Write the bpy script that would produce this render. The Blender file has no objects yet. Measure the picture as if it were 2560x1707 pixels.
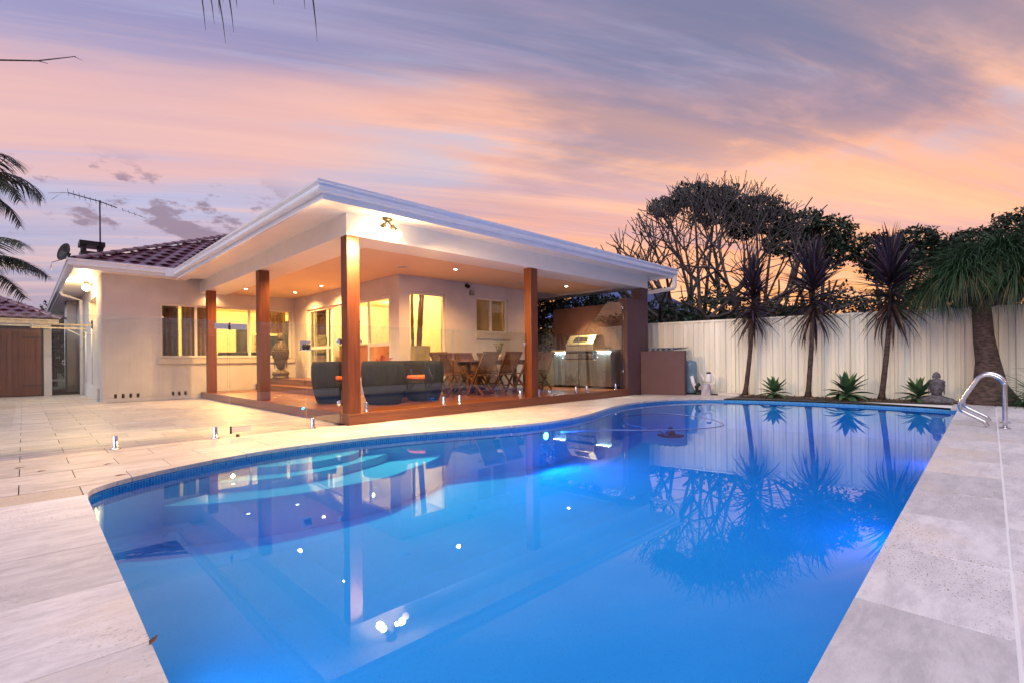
import bpy, bmesh, math, random
import numpy as np
from mathutils import Vector, Matrix, Euler
from mathutils.geometry import delaunay_2d_cdt
R = math.radians
random.seed(7); rng = np.random.default_rng(7)
S = bpy.context.scene
COL = S.collection

# ------------------------------------------------------------------ camera, sky, sun, exposure
CAM_H = 0.92
cd = bpy.data.cameras.new('camera'); cam = bpy.data.objects.new('camera', cd); COL.objects.link(cam)
cd.sensor_width = 36; cd.lens = 36 * 1235 / 2560; cd.shift_y = 44.5 / 2560; cd.clip_start = .05; cd.clip_end = 900
A = R(45.3)
f = Vector((math.cos(A), math.sin(A), 0)); r = Vector((math.sin(A), -math.cos(A), 0)); u = Vector((0, 0, 1))
ro = R(0.6)
rr = r * math.cos(ro) - u * math.sin(ro); uu = r * math.sin(ro) + u * math.cos(ro)
M = Matrix.Identity(4)
for i in range(3):
    M[i][0] = rr[i]; M[i][1] = uu[i]; M[i][2] = -f[i]
M[2][3] = CAM_H
cam.matrix_world = M
S.camera = cam

world = bpy.data.worlds.new('World'); S.world = world; world.use_nodes = True
SUN_EL, SUN_ROT = R(2.0), R(70)

def nt_clear(nt):
    for n in list(nt.nodes): nt.nodes.remove(n)

class NB:
    "small node-building helper"
    def __init__(s, nt): s.nt = nt
    def n(s, typ, **kw):
        nd = s.nt.nodes.new(typ)
        ins = kw.pop('ins', {})
        for k, v in kw.items(): setattr(nd, k, v)
        for k, v in ins.items():
            sock = nd.inputs[k]
            if isinstance(v, bpy.types.NodeSocket): s.nt.links.new(v, sock)
            else: sock.default_value = v
        return nd
    def math(s, op, a, b=0.0, c=None, clamp=False):
        i = {0: a, 1: b}
        if c is not None: i[2] = c
        return s.n('ShaderNodeMath', operation=op, use_clamp=clamp, ins=i).outputs[0]
    def mix(s, fac, a, b, blend='MIX'):
        nd = s.n('ShaderNodeMix', data_type='RGBA', blend_type=blend)
        for k, v in ((0, fac), (6, a), (7, b)):
            if isinstance(v, bpy.types.NodeSocket): s.nt.links.new(v, nd.inputs[k])
            elif k == 0: nd.inputs[0].default_value = v
            else: nd.inputs[k].default_value = (*v[:3], 1)
        return nd.outputs[2]
    def ramp(s, fac, lo, hi, a=0.0, b=1.0, smooth=True):
        nd = s.n('ShaderNodeMapRange', interpolation_type='SMOOTHSTEP' if smooth else 'LINEAR', ins={0: fac, 1: lo, 2: hi, 3: a, 4: b})
        return nd.outputs[0]

def build_sky():
    nt = world.node_tree; nt_clear(nt); b = NB(nt)
    tc = b.n('ShaderNodeTexCoord').outputs['Generated']
    sep = b.n('ShaderNodeSeparateXYZ', ins={0: tc})
    dx, dy, dz = sep.outputs
    el = b.math('MAXIMUM', dz, 0.0)
    den = b.math('ADD', el, 0.10)
    dyr = b.math('MULTIPLY_ADD', dx, .469, b.math('MULTIPLY', dy, .883)); dxr = b.math('MULTIPLY_ADD', dy, -.469, b.math('MULTIPLY', dx, .883))
    px = b.math('DIVIDE', dxr, den); py = b.math('DIVIDE', dyr, den)
    def noise(sx, sy, ox, oy, det=5, rough=.55, dist=0.0):
        v = b.n('ShaderNodeCombineXYZ', ins={0: b.math('MULTIPLY_ADD', px, sx, ox), 1: b.math('MULTIPLY_ADD', py, sy, oy), 2: 0.3}).outputs[0]
        return b.n('ShaderNodeTexNoise', ins={'Vector': v, 'Scale': 1.0, 'Detail': det, 'Roughness': rough, 'Distortion': dist}).outputs[0]
    # azimuth towards the afterglow (ahead-right)
    g = b.math('ADD', b.math('MULTIPLY', dx, .97), b.math('MULTIPLY', dy, .24))
    right = b.ramp(g, .30, .98)
    # base gradient by elevation
    low = b.mix(right, (.46, .36, .46), (1.08, .40, .13))
    mid = b.mix(right, (.50, .54, .78), (.84, .42, .34))
    top = b.mix(right, (.33, .30, .52), (.20, .22, .37))
    c = b.mix(b.ramp(dz, .07, .27), low, mid)
    c = b.mix(b.ramp(dz, .22, .52), c, top)
    # long streaks converging towards the afterglow
    sfan = b.math('DIVIDE', dz, b.math('MAXIMUM', b.math('ABSOLUTE', dyr), .12))
    w1 = noise(.22, .75, 2.3, 5.1, 6, .55, .35); w2 = noise(.20, 2.4, 9.2, 3.3, 7, .62, .5); w3 = noise(.55, .9, 4.4, 8.8, 6, .6, .6)
    def bump(cen, half, amp):
        q = b.math('SUBTRACT', b.math('ADD', sfan, b.math('MULTIPLY_ADD', w1, .55, -.275)), cen)
        return b.math('MULTIPLY', b.ramp(b.math('ABSOLUTE', q), half, half * .15), amp)
    cen = b.math('MULTIPLY_ADD', right, .14, .41)
    c = b.mix(bump(b.math('MULTIPLY_ADD', right, .1, .20), .10, .55), c, b.mix(right, (.60, .44, .54), (1.08, .46, .24)))
    c = b.mix(bump(b.math('MULTIPLY_ADD', right, .1, .315), .085, .75), c, b.mix(right, (.46, .52, .76), (.74, .44, .46)))
    c = b.mix(bump(cen, .17, .85), c, b.mix(right, (.82, .47, .46), (1.10, .53, .32)))
    c = b.mix(b.math('MULTIPLY', b.ramp(w2, .47, .66), b.ramp(dz, .62, .2, .15, .75)), c, b.mix(right, (.88, .54, .48), (1.2, .62, .36)))
    c = b.mix(b.math('MULTIPLY', b.ramp(w2, .47, .33), b.ramp(dz, .62, .1, .6, .6)), c, b.mix(right, (.40, .38, .58), (.50, .32, .40)))
    w4 = noise(.42, 5.0, 1.2, 6.6, 6, .62, .7)
    c = b.mix(b.math('MULTIPLY', b.ramp(w4, .50, .70), b.ramp(dz, .60, .25, .1, .42)), c, b.mix(right, (.90, .56, .46), (1.25, .60, .30)))
    c = b.mix(b.math('MULTIPLY', b.ramp(w4, .48, .32), b.ramp(dz, .05, .2, .1, .36)), c, b.mix(right, (.44, .50, .76), (.56, .44, .58)))
    # high grey cloud with pale openings over the afterglow side
    hi = b.math('MULTIPLY', b.ramp(dz, .26, .40), b.ramp(g, .45, .85))
    c = b.mix(b.math('MULTIPLY', hi, b.ramp(w3, .54, .40, 0, .6)), c, (.20, .20, .33))
    c = b.mix(b.math('MULTIPLY', hi, b.ramp(w3, .50, .64, 0, .9)), c, (.50, .56, .74))
    # small dark puffs low in the sky
    az = b.math('ARCTAN2', dy, dx)
    v = b.n('ShaderNodeCombineXYZ', ins={0: b.math('MULTIPLY', az, 11.0), 1: b.math('MULTIPLY', dz, 25.0), 2: 3.1}).outputs[0]
    pn = b.n('ShaderNodeTexNoise', ins={'Vector': v, 'Scale': .8, 'Detail': 8.0, 'Roughness': .62}).outputs[0]
    band = b.math('MULTIPLY', b.ramp(dz, .15, .20), b.ramp(dz, .33, .27))
    m = b.math('MULTIPLY', b.math('MULTIPLY', b.ramp(pn, .49, .56), band), b.ramp(g, .62, .45))
    c = b.mix(b.math('MULTIPLY', m, .85), c, (.30, .21, .29))
    # below the horizon
    c = b.mix(b.ramp(dz, -.02, -.12), c, (.18, .15, .17))
    nish = b.n('ShaderNodeTexSky', sky_type='NISHITA', sun_disc=False, sun_elevation=SUN_EL, sun_rotation=SUN_ROT)
    bg1 = b.n('ShaderNodeBackground', ins={'Color': c, 'Strength': .88})
    bg2 = b.n('ShaderNodeBackground', ins={'Color': nish.outputs[0], 'Strength': .01})
    add = b.n('ShaderNodeAddShader', ins={0: bg1.outputs[0], 1: bg2.outputs[0]})
    b.n('ShaderNodeOutputWorld', ins={'Surface': add.outputs[0]})
build_sky()

sl = bpy.data.lights.new('sun', 'SUN'); sl.energy = 1.6; sl.angle = R(50); sl.color = (1.0, .97, .95)
so = bpy.data.objects.new('sun', sl); COL.objects.link(so)
so.rotation_euler = Vector((-.92, -.16, .80)).to_track_quat('Z', 'Y').to_euler()
S.view_settings.view_transform = 'Standard'; S.view_settings.look = 'None'
S.view_settings.exposure = 0.24; S.view_settings.gamma = 1.0; S.view_settings.use_curve_mapping = False
S.cycles.use_denoising = True
S.cycles.max_bounces = 10; S.cycles.transparent_max_bounces = 24; S.cycles.diffuse_bounces = 4; S.cycles.glossy_bounces = 4
S.cycles.sample_clamp_indirect = 6.0; S.cycles.caustics_reflective = False; S.cycles.caustics_refractive = False

# ------------------------------------------------------------------ materials
MATS = {}
def new_mat(name):
    m = bpy.data.materials.new(name); m.use_nodes = True; nt_clear(m.node_tree); MATS[name] = m
    return m, NB(m.node_tree)

def surf(name, col, rough=.6, metal=0.0, var=.12, vscale=6.0, bump=0.0, bscale=60.0, stretch=(1, 1, 1), col2=None, spec=.5, rnd=0.0, coords='pos', coat=0.0, sub=0.0, det=5.0):
    "principled with noise variation, optional second colour, bump and per-object variation"
    m, b = new_mat(name)
    if coords == 'pos': co = b.n('ShaderNodeNewGeometry').outputs['Position']
    else: co = b.n('ShaderNodeTexCoord').outputs['Object']
    mp = b.n('ShaderNodeVectorMath', operation='MULTIPLY', ins={0: co, 1: stretch}).outputs[0]
    oi = b.n('ShaderNodeObjectInfo').outputs['Random']
    if rnd:
        sh = b.math('MULTIPLY', oi, 37.0)
        mp = b.n('ShaderNodeVectorMath', operation='ADD', ins={0: mp, 1: sh}).outputs[0]
    n = b.n('ShaderNodeTexNoise', ins={'Vector': mp, 'Scale': vscale, 'Detail': det, 'Roughness': .6}).outputs[0]
    c2 = col2 if col2 else tuple(min(1, x * (1 - 2 * var)) for x in col)
    c1 = col if col2 else tuple(min(1, x * (1 + var)) for x in col)
    c = b.mix(b.ramp(n, .33, .67), c1, c2)
    if rnd:
        hv = b.n('ShaderNodeHueSaturation', ins={'Color': c, 'Value': b.math('MULTIPLY_ADD', oi, rnd * 2, 1 - rnd)})
        c = hv.outputs[0]
    pr = b.n('ShaderNodeBsdfPrincipled', ins={'Base Color': c, 'Roughness': rough, 'Metallic': metal, 'Specular IOR Level': spec, 'Coat Weight': coat})
    if bump:
        bn = b.n('ShaderNodeTexNoise', ins={'Vector': mp, 'Scale': bscale, 'Detail': 4.0}).outputs[0]
        bp = b.n('ShaderNodeBump', ins={'Strength': bump, 'Distance': .01, 'Height': bn})
        b.nt.links.new(bp.outputs[0], pr.inputs['Normal'])
    b.n('ShaderNodeOutputMaterial', ins={'Surface': pr.outputs[0]})
    return m

def emis(name, col, st):
    m, b = new_mat(name)
    e = b.n('ShaderNodeEmission', ins={'Color': (*col, 1), 'Strength': st})
    b.n('ShaderNodeOutputMaterial', ins={'Surface': e.outputs[0]}); return m

def glassy(name, tint, ior=1.5, rough=0.0, gcol=(1, 1, 1), bumpscale=0, bump=0.0, boost=1.0, base=0.0):
    m, b = new_mat(name)
    geo = b.n('ShaderNodeNewGeometry')
    nsock = geo.outputs['Normal']
    gl = b.n('ShaderNodeBsdfGlossy', ins={'Color': (*gcol, 1), 'Roughness': rough})
    if bump:
        co = b.n('ShaderNodeNewGeometry').outputs['Position']
        bn = b.n('ShaderNodeTexNoise', ins={'Vector': co, 'Scale': bumpscale, 'Detail': 2.0}).outputs[0]
        bp = b.n('ShaderNodeBump', ins={'Strength': bump, 'Distance': .01, 'Height': bn})
        b.nt.links.new(bp.outputs[0], gl.inputs['Normal']); nsock = bp.outputs[0]
    dt_ = b.n('ShaderNodeVectorMath', operation='DOT_PRODUCT', ins={0: geo.outputs['Incoming'], 1: nsock}).outputs['Value']
    f0 = ((ior - 1) / (ior + 1)) ** 2
    sch = b.math('MULTIPLY_ADD', b.math('POWER', b.math('SUBTRACT', 1.0, b.math('ABSOLUTE', dt_), clamp=True), 5.0), 1 - f0, f0)
    tr = b.n('ShaderNodeBsdfTransparent', ins={'Color': (*tint, 1)})
    fac = b.math('MULTIPLY_ADD', sch, boost, base, clamp=True)
    mx = b.n('ShaderNodeMixShader', ins={0: fac, 1: tr.outputs[0], 2: gl.outputs[0]})
    b.n('ShaderNodeOutputMaterial', ins={'Surface': mx.outputs[0]}); return m

def travertine(name, c1, c2, pit, rough=.45, rnd=.10):
    m, b = new_mat(name)
    co = b.n('ShaderNodeNewGeometry').outputs['Position']
    oi = b.n('ShaderNodeObjectInfo').outputs['Random']
    sh = b.n('ShaderNodeVectorMath', operation='ADD', ins={0: co, 1: b.math('MULTIPLY', oi, 53.0)}).outputs[0]
    st = b.n('ShaderNodeVectorMath', operation='MULTIPLY', ins={0: sh, 1: (1.6, 4.6, 3)}).outputs[0]
    n = b.n('ShaderNodeTexNoise', ins={'Vector': st, 'Scale': 2.2, 'Detail': 11.0, 'Roughness': .76, 'Distortion': .25}).outputs[0]
    n2 = b.n('ShaderNodeTexNoise', ins={'Vector': sh, 'Scale': 1.3, 'Detail': 4.0}).outputs[0]
    c = b.mix(b.ramp(n, .36, .66), c1, c2)
    c = b.mix(b.ramp(n2, .5, .72, 0, .45), c, tuple(x * .84 for x in c1))
    n3 = b.n('ShaderNodeTexNoise', ins={'Vector': sh, 'Scale': .9, 'Detail': 5.0, 'Roughness': .65}).outputs[0]
    c = b.mix(b.ramp(n3, .50, .70, 0, .75), c, (c1[0] * .93, c1[1] * .84, c1[2] * .70))
    pst = b.n('ShaderNodeVectorMath', operation='MULTIPLY', ins={0: sh, 1: (.55, 1.3, 1)}).outputs[0]
    pv = b.n('ShaderNodeTexNoise', ins={'Vector': pst, 'Scale': 105.0, 'Detail': 3.0, 'Roughness': .7}).outputs[0]
    zone = b.ramp(n2, .44, .62)
    pv2 = b.n('ShaderNodeTexNoise', ins={'Vector': pst, 'Scale': 58.0, 'Detail': 5.0, 'Roughness': .75}).outputs[0]
    zone2 = b.ramp(n3, .48, .66)
    pits = b.math('MAXIMUM', b.math('MULTIPLY', b.ramp(pv, .58, .66), b.math('MULTIPLY_ADD', zone, .9, .10)), b.math('MULTIPLY', b.ramp(pv2, .60, .70, 0, .9), zone2))
    c = b.mix(pits, c, pit)
    fine = b.n('ShaderNodeTexNoise', ins={'Vector': pst, 'Scale': 160.0, 'Detail': 4.0, 'Roughness': .7}).outputs[0]
    c = b.mix(b.ramp(fine, .5, .75, 0, .28), c, tuple(x * .62 for x in c1))
    hv = b.n('ShaderNodeHueSaturation', ins={'Color': c, 'Value': b.math('MULTIPLY_ADD', oi, rnd * 2, 1 - rnd)})
    pr = b.n('ShaderNodeBsdfPrincipled', ins={'Base Color': hv.outputs[0], 'Roughness': rough, 'Specular IOR Level': .4})
    h = b.math('SUBTRACT', b.math('MULTIPLY', n, .4), pits)
    bp = b.n('ShaderNodeBump', ins={'Strength': .35, 'Distance': .004, 'Height': h})
    b.nt.links.new(bp.outputs[0], pr.inputs['Normal'])
    b.n('ShaderNodeOutputMaterial', ins={'Surface': pr.outputs[0]}); return m

def timber(name, c1, c2, rough=.35, axis=0, rnd=.12, coat=.15):
    m, b = new_mat(name)
    co = b.n('ShaderNodeNewGeometry').outputs['Position']
    oi = b.n('ShaderNodeObjectInfo').outputs['Random']
    st = [38, 38, 38]; st[axis] = 1.6
    mp = b.n('ShaderNodeVectorMath', operation='MULTIPLY', ins={0: co, 1: st}).outputs[0]
    mp = b.n('ShaderNodeVectorMath', operation='ADD', ins={0: mp, 1: b.math('MULTIPLY', oi, 91.0)}).outputs[0]
    n = b.n('ShaderNodeTexNoise', ins={'Vector': mp, 'Scale': 1.0, 'Detail': 6.0, 'Roughness': .6, 'Distortion': .6}).outputs[0]
    c = b.mix(b.ramp(n, .3, .7), c1, c2)
    hv = b.n('ShaderNodeHueSaturation', ins={'Color': c, 'Value': b.math('MULTIPLY_ADD', oi, rnd * 2, 1 - rnd)})
    pr = b.n('ShaderNodeBsdfPrincipled', ins={'Base Color': hv.outputs[0], 'Roughness': rough, 'Coat Weight': coat, 'Coat Roughness': .25})
    bp = b.n('ShaderNodeBump', ins={'Strength': .15, 'Distance': .003, 'Height': n})
    b.nt.links.new(bp.outputs[0], pr.inputs['Normal'])
    b.n('ShaderNodeOutputMaterial', ins={'Surface': pr.outputs[0]}); return m

def mosaic_mat():
    m, b = new_mat('mosaic')
    uv = b.n('ShaderNodeUVMap').outputs[0]
    br = b.n('ShaderNodeTexBrick', offset=0.0, squash=1.0, ins={'Vector': uv, 'Color1': (.02, .16, .42, 1), 'Color2': (.05, .30, .58, 1), 'Mortar': (.20, .42, .60, 1), 'Scale': 1.0, 'Mortar Size': .0022, 'Bias': 0.0, 'Brick Width': .026, 'Row Height': .026})
    pr = b.n('ShaderNodeBsdfPrincipled', ins={'Base Color': br.outputs[0], 'Roughness': .15})
    b.n('ShaderNodeOutputMaterial', ins={'Surface': pr.outputs[0]}); return m

def plaster_pool():
    m, b = new_mat('pebble')
    co = b.n('ShaderNodeNewGeometry').outputs['Position']
    n = b.n('ShaderNodeTexNoise', ins={'Vector': co, 'Scale': 95.0, 'Detail': 4.0, 'Roughness': .8}).outputs[0]
    n2 = b.n('ShaderNodeTexNoise', ins={'Vector': co, 'Scale': 1.2, 'Detail': 4.0}).outputs[0]
    c = b.mix(b.ramp(n2, .3, .7), (.52, .72, .80), (.62, .78, .84))
    c = b.mix(b.ramp(n, .54, .70, 0, .5), c, (.16, .28, .38))
    pr = b.n('ShaderNodeBsdfPrincipled', ins={'Base Color': c, 'Roughness': .8})
    b.n('ShaderNodeOutputMaterial', ins={'Surface': pr.outputs[0]}); return m

stone = travertine('travertine', (.68, .63, .61), (.47, .42, .40), (.24, .15, .10))
stone_w = travertine('travertine_pale', (.80, .79, .81), (.58, .57, .60), (.26, .17, .11), rnd=.14)
grout = surf('grout_dark', (.10, .08, .07), .9)
grout_w = surf('grout_pale', (.92, .91, .90), .9, var=.01)
soil = surf('soil', (.06, .045, .035), .95, var=.3, vscale=14, bump=.8, bscale=40)
grass_m = surf('lawn', (.05, .08, .03), .95, var=.3, vscale=8, bump=.6)
mosaic = mosaic_mat(); pebble = plaster_pool()
stucco = surf('render_cream', (.62, .605, .63), .85, var=.05, vscale=1.3, bump=.25, bscale=140)
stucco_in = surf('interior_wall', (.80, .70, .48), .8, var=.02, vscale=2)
sillm = surf('sill_render', (.60, .55, .50), .85, var=.04, bump=.2, bscale=140)
brown = surf('brown_render', (.125, .068, .072), .75, var=.05, vscale=2.5, bump=.15, bscale=120)
white = surf('white_paint', (.80, .80, .80), .4, var=.015, vscale=3)
ceil_m = surf('ceiling_lamp_tint', (.78, .60, .43), .7, var=.015, vscale=2)  # orange bounce of the downlights is mixed into this ceiling colour
gutter_m = surf('gutter_paint', (.72, .78, .90), .25, var=.02, vscale=3, coat=.3)
frame_m = surf('window_frame', (.80, .76, .72), .35, var=.02)
hard = timber('hardwood_post', (.20, .050, .013), (.095, .023, .007), .5, axis=2, coat=.04)
hardx = timber('hardwood_x', (.20, .065, .03), (.13, .040, .022), .34, axis=0)
hardy = timber('hardwood_y', (.20, .065, .03), (.13, .040, .022), .36, axis=1)
deckw = timber('deck_timber', (.26, .085, .035), (.15, .048, .022), .28, axis=0, rnd=.2)
teak = timber('teak', (.17, .062, .022), (.085, .032, .014), .45, axis=2)
doorw = timber('door_timber', (.15, .030, .012), (.08, .016, .008), .4, axis=2, rnd=.25)
tile_m = surf('roof_tile', (.13, .040, .062), .32, var=.25, vscale=9, rnd=.22, bump=.2, bscale=40, coat=.25)
cap_m = surf('ridge_tile', (.20, .10, .12), .25, var=.2, vscale=8, rnd=.12, coat=.4)
steel = surf('brushed_steel', (.62, .62, .64), .18, metal=1.0, var=.04, vscale=12)
steel_br = surf('steel_cabinet', (.50, .52, .52), .32, metal=1.0, var=.10, vscale=4, stretch=(30, 30, .8))
darkmetal = surf('dark_metal', (.03, .03, .035), .4, metal=.6, var=.1)
black = surf('black_plastic', (.015, .015, .018), .4, var=.1)
whitep = surf('white_plastic', (.75, .75, .78), .35, var=.03)
rattan = None
orange = surf('orange_fabric', (.75, .14, .04), .9, var=.06, vscale=20, bump=.2, bscale=300)
sofa_m = surf('dark_fabric', (.035, .045, .06), .9, var=.1, vscale=20)
fence_m = surf('fence_cream', (.88, .83, .69), .42, var=.05, vscale=.9, coat=.15, stretch=(5, 5, .5))
glass = glassy('fence_glass', (.915, .955, .935), 1.52, 0.0, (1, 1, 1), boost=1.35)
glass_edge = glassy('glass_edge', (.35, .60, .55), 1.6, base=.35)
wglass = glassy('window_glass', (.93, .93, .90), 1.5)
water_m = glassy('water_surface', (.30, .76, 1.0), 1.35, 0.0, (.78, .91, 1.0), 2.2, .010, 1.0)
def _absorb():
    nt = water_m.node_tree; b = NB(nt)
    va_ = b.n('ShaderNodeVolumeAbsorption', ins={'Color': (.02, .66, 1.0, 1), 'Density': .56})
    out = [n for n in nt.nodes if n.type == 'OUTPUT_MATERIAL'][0]; nt.links.new(va_.outputs[0], out.inputs['Volume'])
_absorb()
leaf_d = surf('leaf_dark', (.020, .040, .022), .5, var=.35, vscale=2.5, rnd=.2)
leaf_a = surf('agave_leaf', (.055, .13, .06), .42, var=.2, vscale=5, rnd=.25)
leaf_ay = surf('agave_leaf_young', (.20, .32, .06), .42, var=.2, vscale=5, rnd=.2)
leaf_c = surf('cordyline_leaf', (.038, .022, .042), .38, var=.3, vscale=4, rnd=.45)
leaf_cd = surf('cordyline_leaf_dry', (.075, .038, .030), .6, var=.3, vscale=4, rnd=.4)
leaf_p = surf('ponytail_leaf', (.030, .085, .028), .6, var=.4, vscale=3, col2=(.016, .045, .02))
leaf_pd = surf('ponytail_leaf_dry', (.12, .085, .035), .6, var=.3)
palm_m = surf('palm_leaf', (.040, .050, .025), .45, var=.4, vscale=3)
bark = surf('bark_grey', (.085, .072, .078), .9, var=.25, vscale=9, bump=.6, bscale=30)
bark_b = surf('bark_brown', (.085, .055, .045), .9, var=.3, vscale=10, bump=.9, bscale=26, stretch=(1, 1, 3))
stone_s = surf('carved_stone', (.13, .12, .14), .8, var=.25, vscale=12, bump=.7, bscale=50)
bronze = surf('dark_carved_wood', (.045, .03, .02), .42, var=.35, vscale=14, bump=.5, bscale=45, col2=(.10, .07, .035))
flower_m = surf('flower_pink', (.55, .02, .16), .6, var=.3, vscale=30)
curtain_m = surf('curtain', (.42, .30, .17), .9, var=.05)
blind_m = surf('blind', (.50, .36, .18), .8, var=.05)
chrome = surf('chrome', (.75, .75, .78), .08, metal=1.0, var=.01)
blue_roof = surf('blue_tarpaulin_roof', (.10, .16, .42), .6, var=.1)
hose_m = surf('pool_hose', (.10, .16, .42), .5, var=.05)
cleaner_m = surf('pool_cleaner_rubber', (.015, .04, .12), .6)
red_roof = surf('far_red_roof', (.25, .07, .04), .8)
leafbrown = surf('fallen_leaf', (.16, .08, .05), .8, var=.2)
warm_em = emis('warm_lamp', (1, .74, .38), 34)
dl_em = emis('downlight_lamp', (1, .82, .55), 40)
blue_em = emis('pool_lamp', (.25, .45, 1.0), 26)
blue_soft = emis('pool_lamp_dim', (.1, .35, 1.0), 2.0)
cool_em = emis('cool_strip', (.75, .95, 1.0), 3)

def rattan_mat():
    m, b = new_mat('rattan')
    co = b.n('ShaderNodeTexCoord').outputs['Object']
    sep = b.n('ShaderNodeSeparateXYZ', ins={0: co})
    an = b.math('ARCTAN2', sep.outputs[1], sep.outputs[0])
    h = b.math('MULTIPLY', b.math('SINE', b.math('MULTIPLY', an, 150.0)), b.math('SINE', b.math('MULTIPLY', sep.outputs[2], 420.0)))
    v = b.math('SINE', b.math('MULTIPLY', an, 75.0))
    hh = b.math('ADD', h, b.math('MULTIPLY', v, .8))
    c = b.mix(b.ramp(hh, -1, 1), (.007, .008, .013), (.024, .028, .038))
    pr = b.n('ShaderNodeBsdfPrincipled', ins={'Base Color': c, 'Roughness': .6, 'Specular IOR Level': .15})
    bp = b.n('ShaderNodeBump', ins={'Strength': .6, 'Distance': .006, 'Height': hh})
    b.nt.links.new(bp.outputs[0], pr.inputs['Normal'])
    b.n('ShaderNodeOutputMaterial', ins={'Surface': pr.outputs[0]}); return m
rattan = rattan_mat()

# ------------------------------------------------------------------ geometry helpers
class MB:
    def __init__(s): s.v = []; s.f = []; s.sm = []
    def add(s, vs, fs, smooth=False):
        o = len(s.v); s.v += [tuple(p) for p in vs]; s.f += [tuple(i + o for i in q) for q in fs]; s.sm += [smooth] * len(fs); return s
    def box(s, x0, y0, z0, x1, y1, z1, rot=None):
        x0, x1 = sorted((x0, x1)); y0, y1 = sorted((y0, y1)); z0, z1 = sorted((z0, z1))
        vs = [(x, y, z) for z in (z0, z1) for x, y in ((x0, y0), (x1, y0), (x1, y1), (x0, y1))]
        if rot: vs = [rot @ Vector(p) for p in vs]
        return s.add(vs, [(3, 2, 1, 0), (4, 5, 6, 7), (0, 1, 5, 4), (1, 2, 6, 5), (2, 3, 7, 6), (3, 0, 4, 7)])
    def prism(s, poly, z0, z1):
        n = len(poly)
        if sum(poly[i][0] * poly[(i + 1) % n][1] - poly[(i + 1) % n][0] * poly[i][1] for i in range(n)) < 0: poly = poly[::-1]
        vs = [(p[0], p[1], z0) for p in poly] + [(p[0], p[1], z1) for p in poly]
        return s.add(vs, [tuple(range(n - 1, -1, -1)), tuple(range(n, 2 * n))] + [(i, (i + 1) % n, n + (i + 1) % n, n + i) for i in range(n)])
    def tube(s, pts, rad, sides=8, cap=True, smooth=True):
        pts = [Vector(p) for p in pts]; n = len(pts)
        if not hasattr(rad, '__len__'): rad = [rad] * n
        t0 = (pts[1] - pts[0]).normalized()
        a = t0.orthogonal().normalized(); vs = []
        for i, p in enumerate(pts):
            t = (pts[min(i + 1, n - 1)] - pts[max(i - 1, 0)]).normalized()
            a = (a - t * a.dot(t)).normalized(); b = t.cross(a)
            for k in range(sides):
                q = 2 * math.pi * k / sides
                vs.append(p + (a * math.cos(q) + b * math.sin(q)) * rad[i])
        fs = []
        for i in range(n - 1):
            for k in range(sides):
                k2 = (k + 1) % sides
                fs.append((i * sides + k, i * sides + k2, (i + 1) * sides + k2, (i + 1) * sides + k))
        s.add(vs, fs, smooth)
        if cap:
            o = len(s.v) - len(vs)
            s.f += [tuple(o + k for k in range(sides - 1, -1, -1)), tuple(o + (n - 1) * sides + k for k in range(sides))]; s.sm += [False, False]
        return s
    def lathe(s, prof, c=(0, 0, 0), sides=24, sx=1, sy=1, smooth=True, a0=0, a1=360, rot=None):
        full = abs(a1 - a0) >= 360; m = sides if full else sides + 1; vs = []
        for (rd, z) in prof:
            for k in range(m):
                q = R(a0 + (a1 - a0) * k / sides)
                p = Vector((rd * math.cos(q) * sx, rd * math.sin(q) * sy, z))
                if rot: p = rot @ p
                vs.append((p.x + c[0], p.y + c[1], p.z + c[2]))
        fs = []
        for i in range(len(prof) - 1):
            for k in range(sides):
                k2 = (k + 1) % m
                fs.append((i * m + k, i * m + k2, (i + 1) * m + k2, (i + 1) * m + k))
        return s.add(vs, fs, smooth)
    def ball(s, c, rx, ry=None, rz=None, sides=12, rings=8, rot=None):
        ry = ry or rx; rz = rz or rx
        prof = [(math.sin(math.pi * i / rings), -math.cos(math.pi * i / rings)) for i in range(rings + 1)]
        vs = []
        for (rd, z) in prof:
            for k in range(sides):
                q = 2 * math.pi * k / sides
                p = Vector((rd * math.cos(q) * rx, rd * math.sin(q) * ry, z * rz))
                if rot: p = rot @ p
                vs.append((p.x + c[0], p.y + c[1], p.z + c[2]))
        fs = [(i * sides + k, i * sides + (k + 1) % sides, (i + 1) * sides + (k + 1) % sides, (i + 1) * sides + k) for i in range(rings) for k in range(sides)]
        return s.add(vs, fs, True)
    def sweep(s, prof, path, closed=False):
        "prof: (out, up) points; path: list of (x,y,z, nx, ny) with mitred outward normal"
        vs = []; n = len(prof)
        for (x, y, z, nx, ny) in path:
            for (o, h) in prof: vs.append((x + nx * o, y + ny * o, z + h))
        fs = []
        for i in range(len(path) - 1):
            for k in range(n):
                k2 = (k + 1) % n
                fs.append((i * n + k, i * n + k2, (i + 1) * n + k2, (i + 1) * n + k))
        fs += [tuple(range(n)), tuple((len(path) - 1) * n + k for k in range(n - 1, -1, -1))]
        return s.add(vs, fs)
    def mesh(s, name):
        me = bpy.data.meshes.new(name); me.from_pydata(s.v, [], s.f); me.polygons.foreach_set('use_smooth', s.sm); me.update(); return me

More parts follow.
